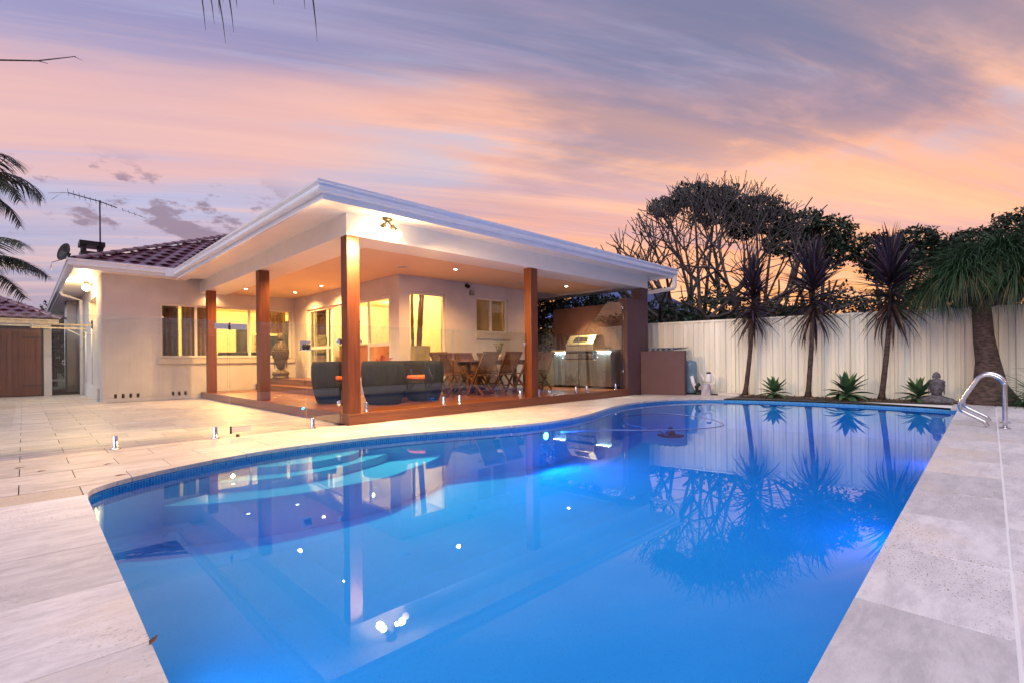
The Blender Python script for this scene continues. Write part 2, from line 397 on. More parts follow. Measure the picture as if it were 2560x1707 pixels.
def link(name, me, mat=None, parent=None, loc=None, rot=None, bevel=0, kind=None):
    o = bpy.data.objects.new(name, me); COL.objects.link(o)
    if mat and me is not None and not me.materials: me.materials.append(mat)
    if parent: o.parent = parent
    if loc is not None: o.location = loc
    if rot is not None: o.rotation_euler = rot
    if bevel:
        md = o.modifiers.new('bevel', 'BEVEL'); md.width = bevel; md.segments = 2; md.limit_method = 'ANGLE'; md.angle_limit = R(40)
    if kind: o['kind'] = kind
    return o
def part(name, mb, mat, parent=None, bevel=0, kind=None, label=None, loc=None, rot=None, fixn=False):
    me = mb.mesh(name)
    if fixn:
        bm = bmesh.new(); bm.from_mesh(me); bmesh.ops.recalc_face_normals(bm, faces=bm.faces); bm.to_mesh(me); bm.free()
    o = link(name, me, mat, parent, loc, rot, bevel, kind)
    if label: o['label'] = label
    return o
def tag(o, label, cat, group=None):
    o['label'] = label; o['category'] = cat
    if group: o['group'] = group
    return o
def thing(name, label, cat, loc=(0, 0, 0), rz=0, group=None):
    o = bpy.data.objects.new(name, None); COL.objects.link(o); o.empty_display_size = .1
    o.location = loc; o.rotation_euler = (0, 0, rz); return tag(o, label, cat, group)
def boxp(name, mat, parent, *b, bevel=0, **k): return part(name, MB().box(*b), mat, parent, bevel, **k)
def copy_thing(root, label, loc, rz=0):
    c = root.copy(); COL.objects.link(c); c.location = loc; c.rotation_euler = (0, 0, rz); c['label'] = label
    for ch in root.children:
        d = ch.copy(); COL.objects.link(d); d.parent = c; d.matrix_parent_inverse = ch.matrix_parent_inverse.copy()
        for g in ch.children:
            e = g.copy(); COL.objects.link(e); e.parent = d
    return c
def spot(name, loc, target, power, col, size=60, blend=.6, rad=.03, parent=None):
    l = bpy.data.lights.new(name, 'SPOT'); l.energy = power; l.color = col; l.spot_size = R(size); l.spot_blend = blend; l.shadow_soft_size = rad
    o = bpy.data.objects.new(name, l); COL.objects.link(o); o.location = loc
    o.rotation_euler = (Vector(loc) - Vector(target)).to_track_quat('Z', 'Y').to_euler()
    return o
def point(name, loc, power, col, rad=.05):
    l = bpy.data.lights.new(name, 'POINT'); l.energy = power; l.color = col; l.shadow_soft_size = rad
    o = bpy.data.objects.new(name, l); COL.objects.link(o); o.location = loc; return o
def area(name, loc, target, power, col, sx, sy):
    l = bpy.data.lights.new(name, 'AREA'); l.shape = 'RECTANGLE'; l.size = sx; l.size_y = sy; l.energy = power; l.color = col
    o = bpy.data.objects.new(name, l); COL.objects.link(o); o.location = loc
    o.rotation_euler = (Vector(loc) - Vector(target)).to_track_quat('Z', 'Y').to_euler(); return o

# ------------------------------------------------------------------ pool outline
def catmull(pts, n=6):
    out = []
    for i in range(len(pts) - 1):
        p0 = pts[max(i - 1, 0)]; p1 = pts[i]; p2 = pts[i + 1]; p3 = pts[min(i + 2, len(pts) - 1)]
        for k in range(n):
            t = k / n
            out.append(tuple(.5 * ((2 * p1[j]) + (-p0[j] + p2[j]) * t + (2 * p0[j] - 5 * p1[j] + 4 * p2[j] - p3[j]) * t * t + (-p0[j] + 3 * p1[j] - 3 * p2[j] + p3[j]) * t ** 3) for j in (0, 1)))
    out.append(pts[-1]); return out
curve = catmull([(0.308, 4.42), (0.35, 4.74), (0.575, 4.984), (1.071, 5.25), (1.807, 5.47), (2.861, 5.50), (3.876, 5.255), (4.848, 4.92), (5.65, 4.81), (6.697, 4.955), (7.881, 5.33), (9.1, 5.53), (10.30, 5.30), (10.98, 4.75), (11.413, 3.859), (11.63, 2.528), (11.60, 1.25), (11.42, .76), (11.26, .642)], 7)
pool = [(0.282, .38)] + curve            # clockwise seen from above?  left edge, curve, then back along the right edge
POOL = pool
def inside(p, poly=POOL):
    c = False; n = len(poly); x, y = p
    for i in range(n):
        x1, y1 = poly[i]; x2, y2 = poly[(i + 1) % n]
        if (y1 > y) != (y2 > y) and x < (x2 - x1) * (y - y1) / (y2 - y1) + x1: c = not c
    return c
def offset(poly, d):
    n = len(poly); out = []
    area2 = sum(poly[i][0] * poly[(i + 1) % n][1] - poly[(i + 1) % n][0] * poly[i][1] for i in range(n))
    sg = -1 if area2 > 0 else 1          # d > 0 grows outward
    for i in range(n):
        a = Vector(poly[i - 1]); b = Vector(poly[i]); c = Vector(poly[(i + 1) % n])
        e1 = (b - a).normalized(); e2 = (c - b).normalized()
        n1 = Vector((-e1.y, e1.x)) * sg; n2 = Vector((-e2.y, e2.x)) * sg
        m = (n1 + n2).normalized(); k = 1 / max(.5, m.dot(n1))
        out.append(tuple(b + m * d * k))
    return out
WZ = -.072; COP = .035; FLOOR = -.66

def cdt_region(outer, holes):
    vs = [Vector(p) for p in outer]; ed = [(i, (i + 1) % len(outer)) for i in range(len(outer))]
    for h in holes:
        o = len(vs); vs += [Vector(p) for p in h]; ed += [(o + i, o + (i + 1) % len(h)) for i in range(len(h))]
    rv, re, rf, *_ = delaunay_2d_cdt(vs, ed, [], 0, 1e-5)
    def keep(t):
        c = sum((rv[i] for i in t), Vector((0, 0))) / 3
        return inside(c, outer) and not any(inside(c, h) for h in holes)
    return rv, [tuple(t) for t in rf if keep(t)]
def sheet(name, outer, holes, z, mat, kind='structure'):
    rv, tr = cdt_region(outer, holes)
    fs = []
    for t in tr:
        a, b, c = (rv[i] for i in t)
        fs.append(t if (b - a).cross(c - a) > 0 else t[::-1])
    m = MB().add([(p.x, p.y, z) for p in rv], fs)
    return part(name, m, mat, None, kind=kind or 'structure')

big = [(-160, -160), (300, -160), (300, 300), (-160, 300)]
ph = offset(POOL, .10)
sheet('ground', big, [ph], -.10, grass_m)
pav_area = [(-9, -5), (12.35, -5), (11.95, 2.0), (11.85, 4.6), (11.9, 5.5), (11.2, 6.75), (10.6, 6.75), (10.6, 6.9), (3.4, 6.9), (3.4, 14.95), (1.4, 14.95), (1.4, 26), (-9, 26)]
bed = sheet('patio_paving', pav_area, [offset(POOL, .03)], -.014, grout)
bed['label'] = 'pale travertine patio laid in staggered rows beside the house'

def solid_clipped(poly, z0, z1, bevel=.0):
    "prism of poly minus the pool; returns MB or None"
    vs = [Vector(p) for p in poly]; n = len(poly)
    x0 = min(p[0] for p in poly) - .3; x1 = max(p[0] for p in poly) + .3; y0 = min(p[1] for p in poly) - .3; y1 = max(p[1] for p in poly) + .3
    ins = [inside(p) for p in poly]
    near = any(x0 < p[0] < x1 and y0 < p[1] < y1 for p in POOL) or any(ins)
    # long straight edges: test crossings
    if not near:
        return MB().prism(list(poly), z0, z1)
    ed = [(i, (i + 1) % n) for i in range(n)]
    m = len(POOL)
    for i in range(m):
        a = POOL[i]; b = POOL[(i + 1) % m]
        if max(a[0], b[0]) < x0 or min(a[0], b[0]) > x1 or max(a[1], b[1]) < y0 or min(a[1], b[1]) > y1: continue
        o = len(vs); vs += [Vector(a), Vector(b)]; ed.append((o, o + 1))
    rv, re, rf, *_ = delaunay_2d_cdt(vs, ed, [], 0, 1e-5)
    fs = []
    for t in rf:
        c = sum((rv[i] for i in t), Vector((0, 0))) / len(t)
        if inside(c, poly) and not inside(c): fs.append(tuple(t))
    if not fs: return None
    bm = bmesh.new(); bv = [bm.verts.new((p.x, p.y, z1)) for p in rv]
    for t in fs:
        fc = bm.faces.new([bv[i] for i in t]); 
    for v in list(bm.verts):
        if not v.link_faces: bm.verts.remove(v)
    bmesh.ops.recalc_face_normals(bm, faces=bm.faces)
    if sum(fc.normal.z for fc in bm.faces) < 0: bmesh.ops.reverse_faces(bm, faces=bm.faces)
    if sum(fc.calc_area() for fc in bm.faces) < .003: bm.free(); return None
    bmesh.ops.dissolve_limit(bm, angle_limit=R(1), verts=bm.verts, edges=bm.edges)
    top = list(bm.faces)
    g = bmesh.ops.extrude_face_region(bm, geom=top)
    nv = [e for e in g['geom'] if isinstance(e, bmesh.types.BMVert)]
    bmesh.ops.translate(bm, verts=nv, vec=(0, 0, z0 - z1))
    bmesh.ops.recalc_face_normals(bm, faces=bm.faces)
    me = bpy.data.meshes.new('paver'); bm.to_mesh(me); bm.free()
    return me

def depth_of(x, y): return x * f.x + y * f.y
def add_piece(name, poly, parent, mat, lst, z1=None):
    z1 = z1 if z1 is not None else random.uniform(-.0012, .0012)
    r_ = solid_clipped(poly, -COP, z1)
    if r_ is None: return
    cx = sum(p[0] for p in poly) / len(poly); cy = sum(p[1] for p in poly) / len(poly)
    d = depth_of(cx, cy); lat = abs(cx * r.x + cy * r.y)
    vis = d > .1 and lat < d * 1.12
    lst.append((d if vis else 900 + abs(d), r_, name, parent, mat))
def place_pieces(lst, name, parent, mat, limit=300):
    lst.sort(key=lambda t: t[0])
    rest = MB()
    for i, (d, g, *_ ) in enumerate(lst):
        if i < limit and d < 900:
            me = g.mesh(name) if isinstance(g, MB) else g
            link(name, me, mat, parent)
        else:
            if isinstance(g, MB): rest.add(g.v, g.f)
            else: rest.add([v.co[:] for v in g.vertices], [tuple(p.vertices) for p in g.polygons])
    if rest.v: part(name + '_field', rest, mat, parent, kind='stuff')

# running-bond pavers along X
G = .003; lst = []
RH, RW = .412, .65
def clip_poly(poly, ax, lim, sign):
    out = []; n = len(poly)
    for i in range(n):
        a = poly[i]; b = poly[(i + 1) % n]; fa = sign * (a[ax] - lim); fb = sign * (b[ax] - lim)
        if fa <= 0: out.append(a)
        if fa * fb < 0:
            t = fa / (fa - fb); out.append(tuple(a[k] + t * (b[k] - a[k]) for k in (0, 1)))
    return out
for j in range(-8, 33):
    y0 = 6.593 - .004 + (j) * RH; y1 = y0 + RH
    if y1 < 1.0: continue
    for i in range(-9, 22):
        x0 = -.03 + (i + .5 * (j % 2)) * RW; x1 = x0 + RW
        cx, cy = (x0 + x1) / 2, (y0 + y1) / 2
        if cx > 12.2 or x0 < -5.5: continue
        p = [(x0 + G, y0 + G), (x1 - G, y0 + G), (x1 - G, y1 - G), (x0 + G, y1 - G)]
        if y1 < 4.62 and x1 > -.12: 
            if x0 > 0: continue
            p = clip_poly(p, 0, -.125, 1)
            if len(p) < 3: continue
        if cy > 6.5 and x1 > 3.35 and x0 < 10.7:
            if y0 > 6.8 and x0 >= 3.35: continue
            if x0 >= 3.35: p = clip_poly(p, 1, 6.78, 1)
            elif y0 < 6.75: p = clip_poly(p, 1, 6.78, 1) if x0 > 3.0 else p
            else: p = clip_poly(p, 0, 3.36, 1)
            if len(p) < 3: continue
        if x0 > 11.85: continue
        if cx > 10.7: 
            if y1 > 6.9: continue
        if cy > 14.95:
            if x0 > 1.3: continue
            p = clip_poly(p, 0, 1.38, 1)
        if x1 > 11.2: p = clip_poly(p, 0, 11.95, 1)
        if len(p) < 3: continue
        add_piece('paver', p, bed, stone, lst)
place_pieces(lst, 'paver', bed, stone, 300)
# coping band down the left side
cop = sheet('pool_coping', [(-.124, -3), (12.5, -3), (12.35, .4), (11.95, 2.2), (11.4, .5), (.25, .1), (.25, 4.61), (-.124, 4.61)], [offset(POOL, .03)], -.004, grout_w)
lg = sheet('grout_bed', [(-.124, .02), (.36, .02), (.36, 4.61), (-.124, 4.61)], [offset(POOL, .03)], -.0025, grout, None); lg.parent = cop; del lg['kind']
cop['label'] = 'pale travertine coping around the near and right pool edges'
lst = []
ys = [4.592 - .645 * k for k in range(11)]
for a, b_ in zip(ys[1:], ys[:-1]):
    if a < .2: 
        a2 = a
    add_piece('coping_stone', [(-.122, a + .0015), (.33, a + .0015), (.33, b_ - .0015), (-.122, b_ - .0015)] if b_ > .9 else [(-.122, a + .0015), (.31, a + .0015), (.31, b_ - .0015), (-.122, b_ - .0015)], cop, stone_w, lst)
# right-hand side: coping row then paving beyond, turned 1.2 degrees
rt_ = Matrix.Rotation(R(1.2), 2)
def rp(x, y): v = rt_ @ Vector((x, y)); return (v.x, v.y - .057)
for i in range(0, 18):
    x0 = .826 + (i - 1) * .7165; x1 = x0 + .7165
    if x0 < .30: x0 = .315
    add_piece('coping_stone', [rp(x0 + .0035, .006), rp(x1 - .0035, .006), rp(x1 - .0035, .56), rp(x0 + .0035, .56)], cop, stone_w, lst)
for j in range(1, 8):
    for i in range(-3, 18):
        x0 = .826 + (i - .5 * (j % 2)) * .7165 - .35; x1 = x0 + .7165
        if x0 < .315: x0 = .315
        if x1 < x0 + .1: continue
        add_piece('coping_stone', [rp(x0 + .0025, -j * .40), rp(x1 - .0025, -j * .40), rp(x1 - .0025, -(j - 1) * .40 - .006), rp(x0 + .0025, -(j - 1) * .40 - .006)], cop, stone_w, lst)
place_pieces(lst, 'coping_stone', cop, stone_w, 200)

# pool shell: mosaic band and pebble walls, floor, curved entry steps
def ring_wall(poly, z0, z1, name, mat, inward=True, uvscale=None):
    n = len(poly); vs = []; fs = []; L = 0; us = []
    for i in range(n + 1):
        p = poly[i % n]
        if i: L += (Vector(poly[i % n]) - Vector(poly[i - 1])).length
        us.append(L); vs += [(p[0], p[1], z0), (p[0], p[1], z1)]
    for i in range(n): fs.append((2 * i, 2 * i + 2, 2 * i + 3, 2 * i + 1))
    me = bpy.data.meshes.new(name); me.from_pydata(vs, [], fs); uvl = me.uv_layers.new(name='uv')
    for i in range(n):
        for k, (a, z) in enumerate(((us[i], z0), (us[i + 1], z0), (us[i + 1], z1), (us[i], z1))): uvl.data[4 * i + k].uv = (a, z)
    bm = bmesh.new(); bm.from_mesh(me); bm.to_mesh(me); bm.free()
    me.update(); return me
band_line = offset(POOL, .016)
shell = link('pool_shell', ring_wall(offset(POOL, .012), FLOOR, -.16, 'pool_shell', pebble), pebble, None, kind='structure')
shell['label'] = 'free form swimming pool with pale pebble walls under blue water'
link('mosaic_band', ring_wall(band_line, -.20, -COP, 'mosaic_band', mosaic), mosaic, shell, kind='stuff')
rv, tr = cdt_region(offset(POOL, .03), [])
part('pool_floor', MB().add([(p.x, p.y, FLOOR) for p in rv], tr), pebble, shell, fixn=True)
def arc_step(pts, z, name='entry_step'):
    c = catmull(pts, 6)
    back = [(c[-1][0] + .1, 5.9), (c[0][0] - .1, 5.9)]
    part(name, MB().prism(c + back, FLOOR + .001 * len(shell.children), z), pebble, shell, fixn=True)
arc_step([(0.72, 5.3), (0.95, 5.06), (1.31, 4.86), (1.69, 4.73), (2.0, 4.67), (2.68, 4.66), (3.13, 4.83), (3.62, 5.05), (3.95, 5.3)], -.31)
arc_step([(1.12, 5.5), (1.27, 5.31), (1.68, 5.10), (2.14, 5.03), (2.57, 5.13), (3.05, 5.32), (3.3, 5.5)], -.215)
arc_step([(1.56, 5.6), (1.70, 5.35), (2.04, 5.22), (2.47, 5.245), (2.75, 5.36), (2.9, 5.6)], -.14)
rv, tr = cdt_region(offset(POOL, .024), [])
tr = [t if (rv[t[1]] - rv[t[0]]).cross(rv[t[2]] - rv[t[0]]) > 0 else t[::-1] for t in tr]
wb_ = MB().add([(p.x, p.y, WZ) for p in rv], tr); nv_ = len(rv); wb_.add([(p.x, p.y, FLOOR - .03) for p in rv], [t[::-1] for t in tr])
from collections import Counter
ec = Counter(); 
for t in tr:
    for i in range(3): ec[(t[i], t[(i + 1) % 3])] += 1
wb_.f += [(a, nv_ + a, nv_ + b_, b_) for (a, b_) in ec if (b_, a) not in ec]; wb_.sm += [False] * (len(wb_.f) - len(wb_.sm))
wat = part('water', wb_, water_m, None, kind='structure', label='still clear blue pool water mirroring the porch and trees')
# pool lamps: bright lens on the far wall and three more round the wall
def pool_lamp(x, y, nx, ny, label, power, z=-.30, lc=(.02, .26, 1.0)):
    t = thing('pool_light', label, 'pool light', (x, y, z), math.atan2(ny, nx), 'lamps in the pool wall')
    part('bezel', MB().lathe([(.0, -.012), (.07, -.012), (.08, 0), (.07, .012), (.055, .014)], rot=Matrix.Rotation(R(90), 3, 'Y')), whitep, t)
    part('lens', MB().lathe([(.055, .010), (.04, .018), (.001, .02)], rot=Matrix.Rotation(R(90), 3, 'Y')), blue_em if power == 40 else blue_soft, t)
    spot('pool_lamp_light', (x + nx * .05, y + ny * .05, z), (x + nx * 3, y + ny * 3, z - .35), power * 2.2, lc, 165, .5, .03)
pool_lamp(5.42, 4.80, 0, -1, 'lit blue pool light on the house side wall where the edge curves in', 40, -.20, lc=(.03, .34, 1.0))
pool_lamp(5.2, .52, 0, 1, 'hidden blue pool light in the wall under the straight right coping', 8, lc=(.0, .25, 1.0))
pool_lamp(.33, 2.4, 1, 0, 'hidden pool light in the wall under the left coping', 7, lc=(.05, .45, 1.0))
pool_lamp(9.2, .61, 0, 1, 'pool light under the coping near the handrail', 6, lc=(.0, .25, 1.0))

# ------------------------------------------------------------------ timber deck
ZD = .165; W1Y = 14.9; W2X = 5.72; W3Y = 9.2
deck = thing('timber_deck', 'dark red hardwood deck raised under the porch with broad edge boards', 'deck', (3.3, 6.66, 0))
def dk(name, mat, *b, bevel=.003):
    x0, y0, z0, x1, y1, z1 = b
    return part(name, MB().box(x0 - 3.3, y0 - 6.66, z0, x1 - 3.3, y1 - 6.66, z1), mat, deck, bevel)
dk('edge_board', hardx, 3.3, 6.66, .002, 10.66, 6.685, .158)
dk('edge_board', hardy, 3.3, 6.688, .002, 3.325, W1Y - .005, .158)
dk('joist_frame', darkmetal, 3.35, 6.71, .004, 10.85, 14.85, .13, bevel=0)
bwd = .138; yy = 6.655; k = 0
base_me = {}
while yy < 14.85:
    y1 = min(yy + bwd, 14.88)
    xe = 10.655 if yy < 6.74 else (10.9 if yy < W3Y - .1 else W2X - .01)
    dk('deck_board', deckw, 3.295, yy, ZD - .024, xe, y1, ZD + random.uniform(-.0008, .0008), bevel=.003)
    yy += bwd + .005; k += 1
# landing and step before the sliding doors
def step(x0, z1, nm):
    zb = ZD if x0 < 4.9 else ZD
    dk(nm, hardy, x0, 10.9, ZD + .003, x0 + .022, 14.88, z1 - .024)
    for q in range(5):
        xx = x0 - .01 + q * .142
        if xx + .138 < W2X: dk('deck_board', hardy, xx, 10.9, z1 - .022, xx + .138, 14.88, z1)
step(4.62, .315, 'step_riser'); step(4.95, .465, 'step_riser')
dk('step_side', hardx, 4.65, 10.905, ZD + .003, 5.70, 10.925, .29); dk('step_side', hardx, 4.98, 10.93, .30, 5.70, 10.95, .44)

# ------------------------------------------------------------------ porch
X0, Y0 = 3.294, 6.66
porch = thing('porch_roof', 'white flat edged porch roof on four square hardwood posts', 'porch', (X0, Y0, 0))
def pp(name, mat, *b, bevel=.003, **k):
    return part(name, MB().box(b[0] - X0, b[1] - Y0, b[2], b[3] - X0, b[4] - Y0, b[5]), mat, porch, bevel, **k)
for x, y in ((X0, Y0), (X0, 10.35), (X0, 14.15), (7.135, Y0)):
    pp('post', hard, x, y, ZD + .001, x + .195, y + .19, 2.72, bevel=.004)
pp('beam', white, X0 - .005, Y0 - .002, 2.722, 11.60, Y0 + .60, 3.04, bevel=.004)
pp('beam', white, X0 - .005, Y0 + .603, 2.722, X0 + .60, W1Y - .002, 3.04, bevel=.004)
pp('beam', white, 11.02, Y0 + .603, 2.722, 11.60, 12.0, 3.04, bevel=.004)
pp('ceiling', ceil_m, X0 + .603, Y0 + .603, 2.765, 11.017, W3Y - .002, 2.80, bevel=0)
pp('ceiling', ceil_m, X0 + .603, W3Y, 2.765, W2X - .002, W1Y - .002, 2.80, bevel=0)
# raked soffit, fascia and ogee gutter along left, front and right edges
XR = 11.78
ov = .60
yb = 14.33
path_in = [(X0, yb), (X0, Y0), (11.60, Y0), (11.60, 12.0)]
path_out = [(X0 - ov, yb), (X0 - ov, Y0 - ov), (XR, Y0 - ov), (XR, 12.0)]
m = MB()
for i in range(3):
    a, b_, c, d = path_in[i], path_in[i + 1], path_out[i + 1], path_out[i]
    z_in, z_o = 3.032, 2.965
    vs = [(a[0], a[1], z_in), (b_[0], b_[1], z_in), (c[0], c[1], z_o), (d[0], d[1], z_o)]
    vs2 = [(p[0], p[1], p[2] + .012) for p in vs]
    m.add([(p[0] - X0, p[1] - Y0, p[2]) for p in vs + vs2], [(0, 1, 2, 3), (7, 6, 5, 4), (0, 4, 5, 1), (1, 5, 6, 2), (2, 6, 7, 3), (3, 7, 4, 0)])
part('soffit', m, white, porch, fixn=True)
for x in (5.62, 8.55):
    part('joint_strip', MB().add([(x - X0, -ov + .03, 2.966), (x + .03 - X0, -ov + .03, 2.966), (x + .03 - X0, -.004, 3.029), (x - X0, -.004, 3.029), (x - X0, -ov + .03, 2.972), (x + .03 - X0, -ov + .03, 2.972), (x + .03 - X0, -.004, 3.036), (x - X0, -.004, 3.036)], [(3, 2, 1, 0), (0, 1, 5, 4), (1, 2, 6, 5), (3, 0, 4, 7)]), white, porch)
def mitre(d): return [(X0 - ov, yb, 0, -1, 0), (X0 - ov, Y0 - ov, 0, -1, -1), (XR, Y0 - ov, 0, 1, -1), (XR, 12.0, 0, 1, 0)]
def swp(name, prof, z, mat):
    m = MB(); m.sweep(prof, [(x - X0, y - Y0, z, nx, ny) for x, y, _, nx, ny in mitre(0)]); return part(name, m, mat, porch, fixn=True)
swp('fascia', [(0.0, 0), (.022, 0), (.022, .17), (0.0, .17)], 2.945, gutter_m)
ogee = [(.024, .03), (.085, .03), (.100, .045), (.104, .07), (.094, .09), (.090, .105), (.100, .125), (.118, .14), (.122, .165), (.112, .172), (.106, .160), (.09, .130), (.03, .05)]
swp('gutter', ogee, 2.99, gutter_m)
pp('gutter_end', gutter_m, X0 - ov - .12, yb - .001, 3.02, X0 - ov - .026, yb + .012, 3.155, bevel=0)
# low tiled roof over the porch
m = MB()
inner = [(X0 + 3.2, 14.6), (X0 + 3.2, Y0 + 3.0), (9.0, Y0 + 3.0), (9.0, 14.6)]
po = [(X0 - ov, 14.3), (X0 - ov, Y0 - ov), (XR, Y0 - ov), (XR, 14.6)]
vs = [(p[0] - X0, p[1] - Y0, 3.13) for p in po] + [(p[0] - X0, p[1] - Y0, 3.42) for p in inner]
m.add(vs, [(0, 1, 5, 4), (1, 2, 6, 5), (2, 3, 7, 6), (4, 5, 6, 7)])
part('roof_sheet', m, tile_m, porch)
# downpipe elbow at the far right corner
m = MB(); m.box(XR - .02 - X0, Y0 - .68 - Y0, 2.70, XR + .08 - X0, Y0 - .60 - Y0, 3.02)
m.add([], []); part('downpipe', m, white, porch, .004)
q = Vector((XR + .03 - X0, -.64, 2.68)); e = Vector((11.66 - X0, .35, 2.60))
part('downpipe', MB().tube([q + Vector((0, 0, .04)), q, e], .05, 4, smooth=False), white, porch)

def downlight(x, y, z, label, power=300, lamp=True):
    t = thing('downlight', label, 'downlight', (x, y, z), 0, 'recessed downlights in the porch ceiling')
    part('trim_ring', MB().lathe([(.062, 0), (.062, -.006), (.045, -.007), (.04, .004)], sides=20), white, t)
    part('lamp_face', MB().lathe([(.042, -.002), (.001, -.0035)], sides=16), dl_em, t)
    if lamp: spot('downlight_beam', (x, y, z - .02), (x, y, 0), power, (1, .47, .13), 150, .8, .04)
ZC = 2.765
downlight(3.93, 10.1, ZC - .0, 'lit ceiling downlight between the corner post and the left middle post')
downlight(4.02, 13.6, ZC, 'lit ceiling downlight right of the far left post above the long window')
downlight(5.22, 11.9, ZC, 'lit ceiling downlight in front of the sliding doors, nearer one')
downlight(5.20, 13.5, ZC, 'lit ceiling downlight above the statue near the inner corner')
downlight(3.91, 8.1, ZC, 'lit ceiling downlight touching the left side of the corner post in view')
downlight(6.3, 7.98, ZC, 'lit ceiling downlight above the outdoor dining table')
downlight(3.55, 14.78, 2.721, 'downlight in the beam tight against the far left post', 25)
downlight(3.56, 10.75, 2.721, 'downlight in the beam tight against the left middle post', 25)
downlight(9.9, 8.0, ZC, 'ceiling downlight over the barbecue bench hidden behind the beam', 60)
for x, y, lb in ((5.34, 8.45, 'round flush speaker in the porch ceiling over the tub chairs'), (8.6, 8.3, 'round flush speaker in the porch ceiling left of the right post')):
    t = thing('ceiling_speaker', lb, 'speaker', (x, y, ZC), 0, 'speakers in the porch ceiling')
    part('grille', MB().lathe([(.11, 0), (.11, -.006), (.001, -.008)]), surf('grille%d' % int(x), (.5, .46, .42), .7), t)
    part('rim', MB().lathe([(.125, 0), (.124, -.008), (.111, -.008), (.111, 0)]), white, t)

# twin floodlight under the eave beside the corner post
FX, FY, FZ = 3.80, 6.40, 3.0
fl = thing('twin_floodlight', 'black twin headed floodlight glowing under the front eave by the corner post', 'floodlight', (FX, FY, FZ))
part('base', MB().lathe([(.001, 0), (.075, 0), (.075, -.035), (.05, -.05), (.001, -.052)]), darkmetal, fl)
for sx, tx in ((-1, -.2), (1, .25)):
    d = Vector((-.62, -.12, -.75) if sx < 0 else (.55, -.25, -.75)).normalized()
    p0 = Vector((0, 0, -.04)); p1 = p0 + d * .09; p2 = p0 + d * .19
    ar = part('lamp_arm', MB().tube([p0, p1], .014, 8).tube([p1, p1 + d * .02, p2], [.03, .038, .042], 12), darkmetal, fl)
    part('bulb', MB().tube([p2, p2 + d * .03, p2 + d * .08, p2 + d * .10], [.03, .05, .052, .02], 12), warm_em, ar)
    c = Vector((FX, FY, FZ)) + p2 + d * .14
    spot('flood_beam', c, c + d, 640, (1, .60, .24), 150, .9, .05)
point('flood_glow', (FX + .02, FY - .12, FZ - .26), 46, (1, .54, .18), .03)

# ------------------------------------------------------------------ house
house = thing('house', 'cream rendered single storey house with a dark red tiled hip roof', 'house', (1.31, W1Y, 0))
HX, HY = 1.31, W1Y
def hb(name, mat, *b, bevel=0, parent=None, **k):
    return part(name, MB().box(b[0] - HX, b[1] - HY, b[2], b[3] - HX, b[4] - HY, b[5]), mat, parent or house, bevel, **k)
def wall_y(y, x0, x1, z0, z1, holes, th=.2, mat=None, name='wall'):
    "wall whose outer face is the plane y; holes (x0,x1,z0,z1)"
    xs = sorted({x0, x1, *[h[0] for h in holes], *[h[1] for h in holes]}); m = MB()
    for a, b_ in zip(xs, xs[1:]):
        cut = sorted([(h[2], h[3]) for h in holes if h[0] <= a + 1e-6 and h[1] >= b_ - 1e-6]); z = z0
        for c0, c1 in cut:
            if c0 > z: m.box(a - HX, y - HY, z, b_ - HX, y + th - HY, c0)
            z = c1
        if z < z1: m.box(a - HX, y - HY, z, b_ - HX, y + th - HY, z1)
    return part(name, m, mat or stucco, house)
def wall_x(x, y0, y1, z0, z1, holes, th=.2, mat=None, name='wall'):
    xs = sorted({y0, y1, *[h[0] for h in holes], *[h[1] for h in holes]}); m = MB()
    for a, b_ in zip(xs, xs[1:]):
        cut = sorted([(h[2], h[3]) for h in holes if h[0] <= a + 1e-6 and h[1] >= b_ - 1e-6]); z = z0
        for c0, c1 in cut:
            if c0 > z: m.box(x - HX, a - HY, z, x + th - HX, b_ - HY, c0)
            z = c1
        if z < z1: m.box(x - HX, a - HY, z, x + th - HX, b_ - HY, z1)
    return part(name, m, mat or stucco, house)
vents = [(x - .028, x + .028, .10, .20) for x in (1.547, 1.69, 1.835, 1.976, 2.688, 2.822, 2.955)]
wall_y(W1Y, HX, 9.6, 0, 3.10, [(2.44, 5.62, 1.06, 2.40)] + vents)
hb('air_vents', black, 1.45, W1Y + .19, .08, 3.1, W1Y + .21, .22)
wall_x(W2X, W3Y + .2, W1Y - .002, .0, 2.764, [(9.55, 14.05, .47, 2.36)], name='wall')
wall_y(W3Y, W2X, 9.6, 0, 2.764, [(5.99, 6.96, .50, 2.42), (7.90, 8.97, 1.59, 2.45)])
wall_x(9.4, W3Y + .2, W1Y - .002, 0, 3.1, [])
wall_x(HX, W1Y + .2, 28, 0, 3.10, [(16.0, 18.0, 2.05, 2.62)])
hb('wall', stucco, 1.05, 22.2, 0, 1.305, 23.4, 3.0)
hb('meter_cover', stucco, 1.27, 15.55, 0, 1.306, 15.85, .33)
# windows
def window_y(x0, x1, z0, z1, y, mull, name='window', fw=.045, label=None):
    w = part(name, MB().box(x0 - HX, y + .06 - HY, z0, x0 + fw - HX, y + .11 - HY, z1).box(x1 - fw - HX, y + .06 - HY, z0, x1 - HX, y + .11 - HY, z1)
             .box(x0 + fw - HX, y + .06 - HY, z0, x1 - fw - HX, y + .11 - HY, z0 + fw).box(x0 + fw - HX, y + .06 - HY, z1 - fw, x1 - fw - HX, y + .11 - HY, z1), frame_m, house, label=label)
    for mx in mull: part('mullion', MB().box(mx - .03 - HX, y + .055 - HY, z0 + fw, mx + .03 - HX, y + .105 - HY, z1 - fw), frame_m, w)
    ed = [x0 + fw] + list(mull) + [x1 - fw]
    for a, b_ in zip(ed, ed[1:]): part('pane', MB().box(a - HX, y + .080 - HY, z0 + fw, b_ - HX, y + .086 - HY, z1 - fw), wglass, w)
    return w
window_y(2.44, 5.62, 1.06, 2.40, W1Y, [3.21, 4.5], label='long three pane window')
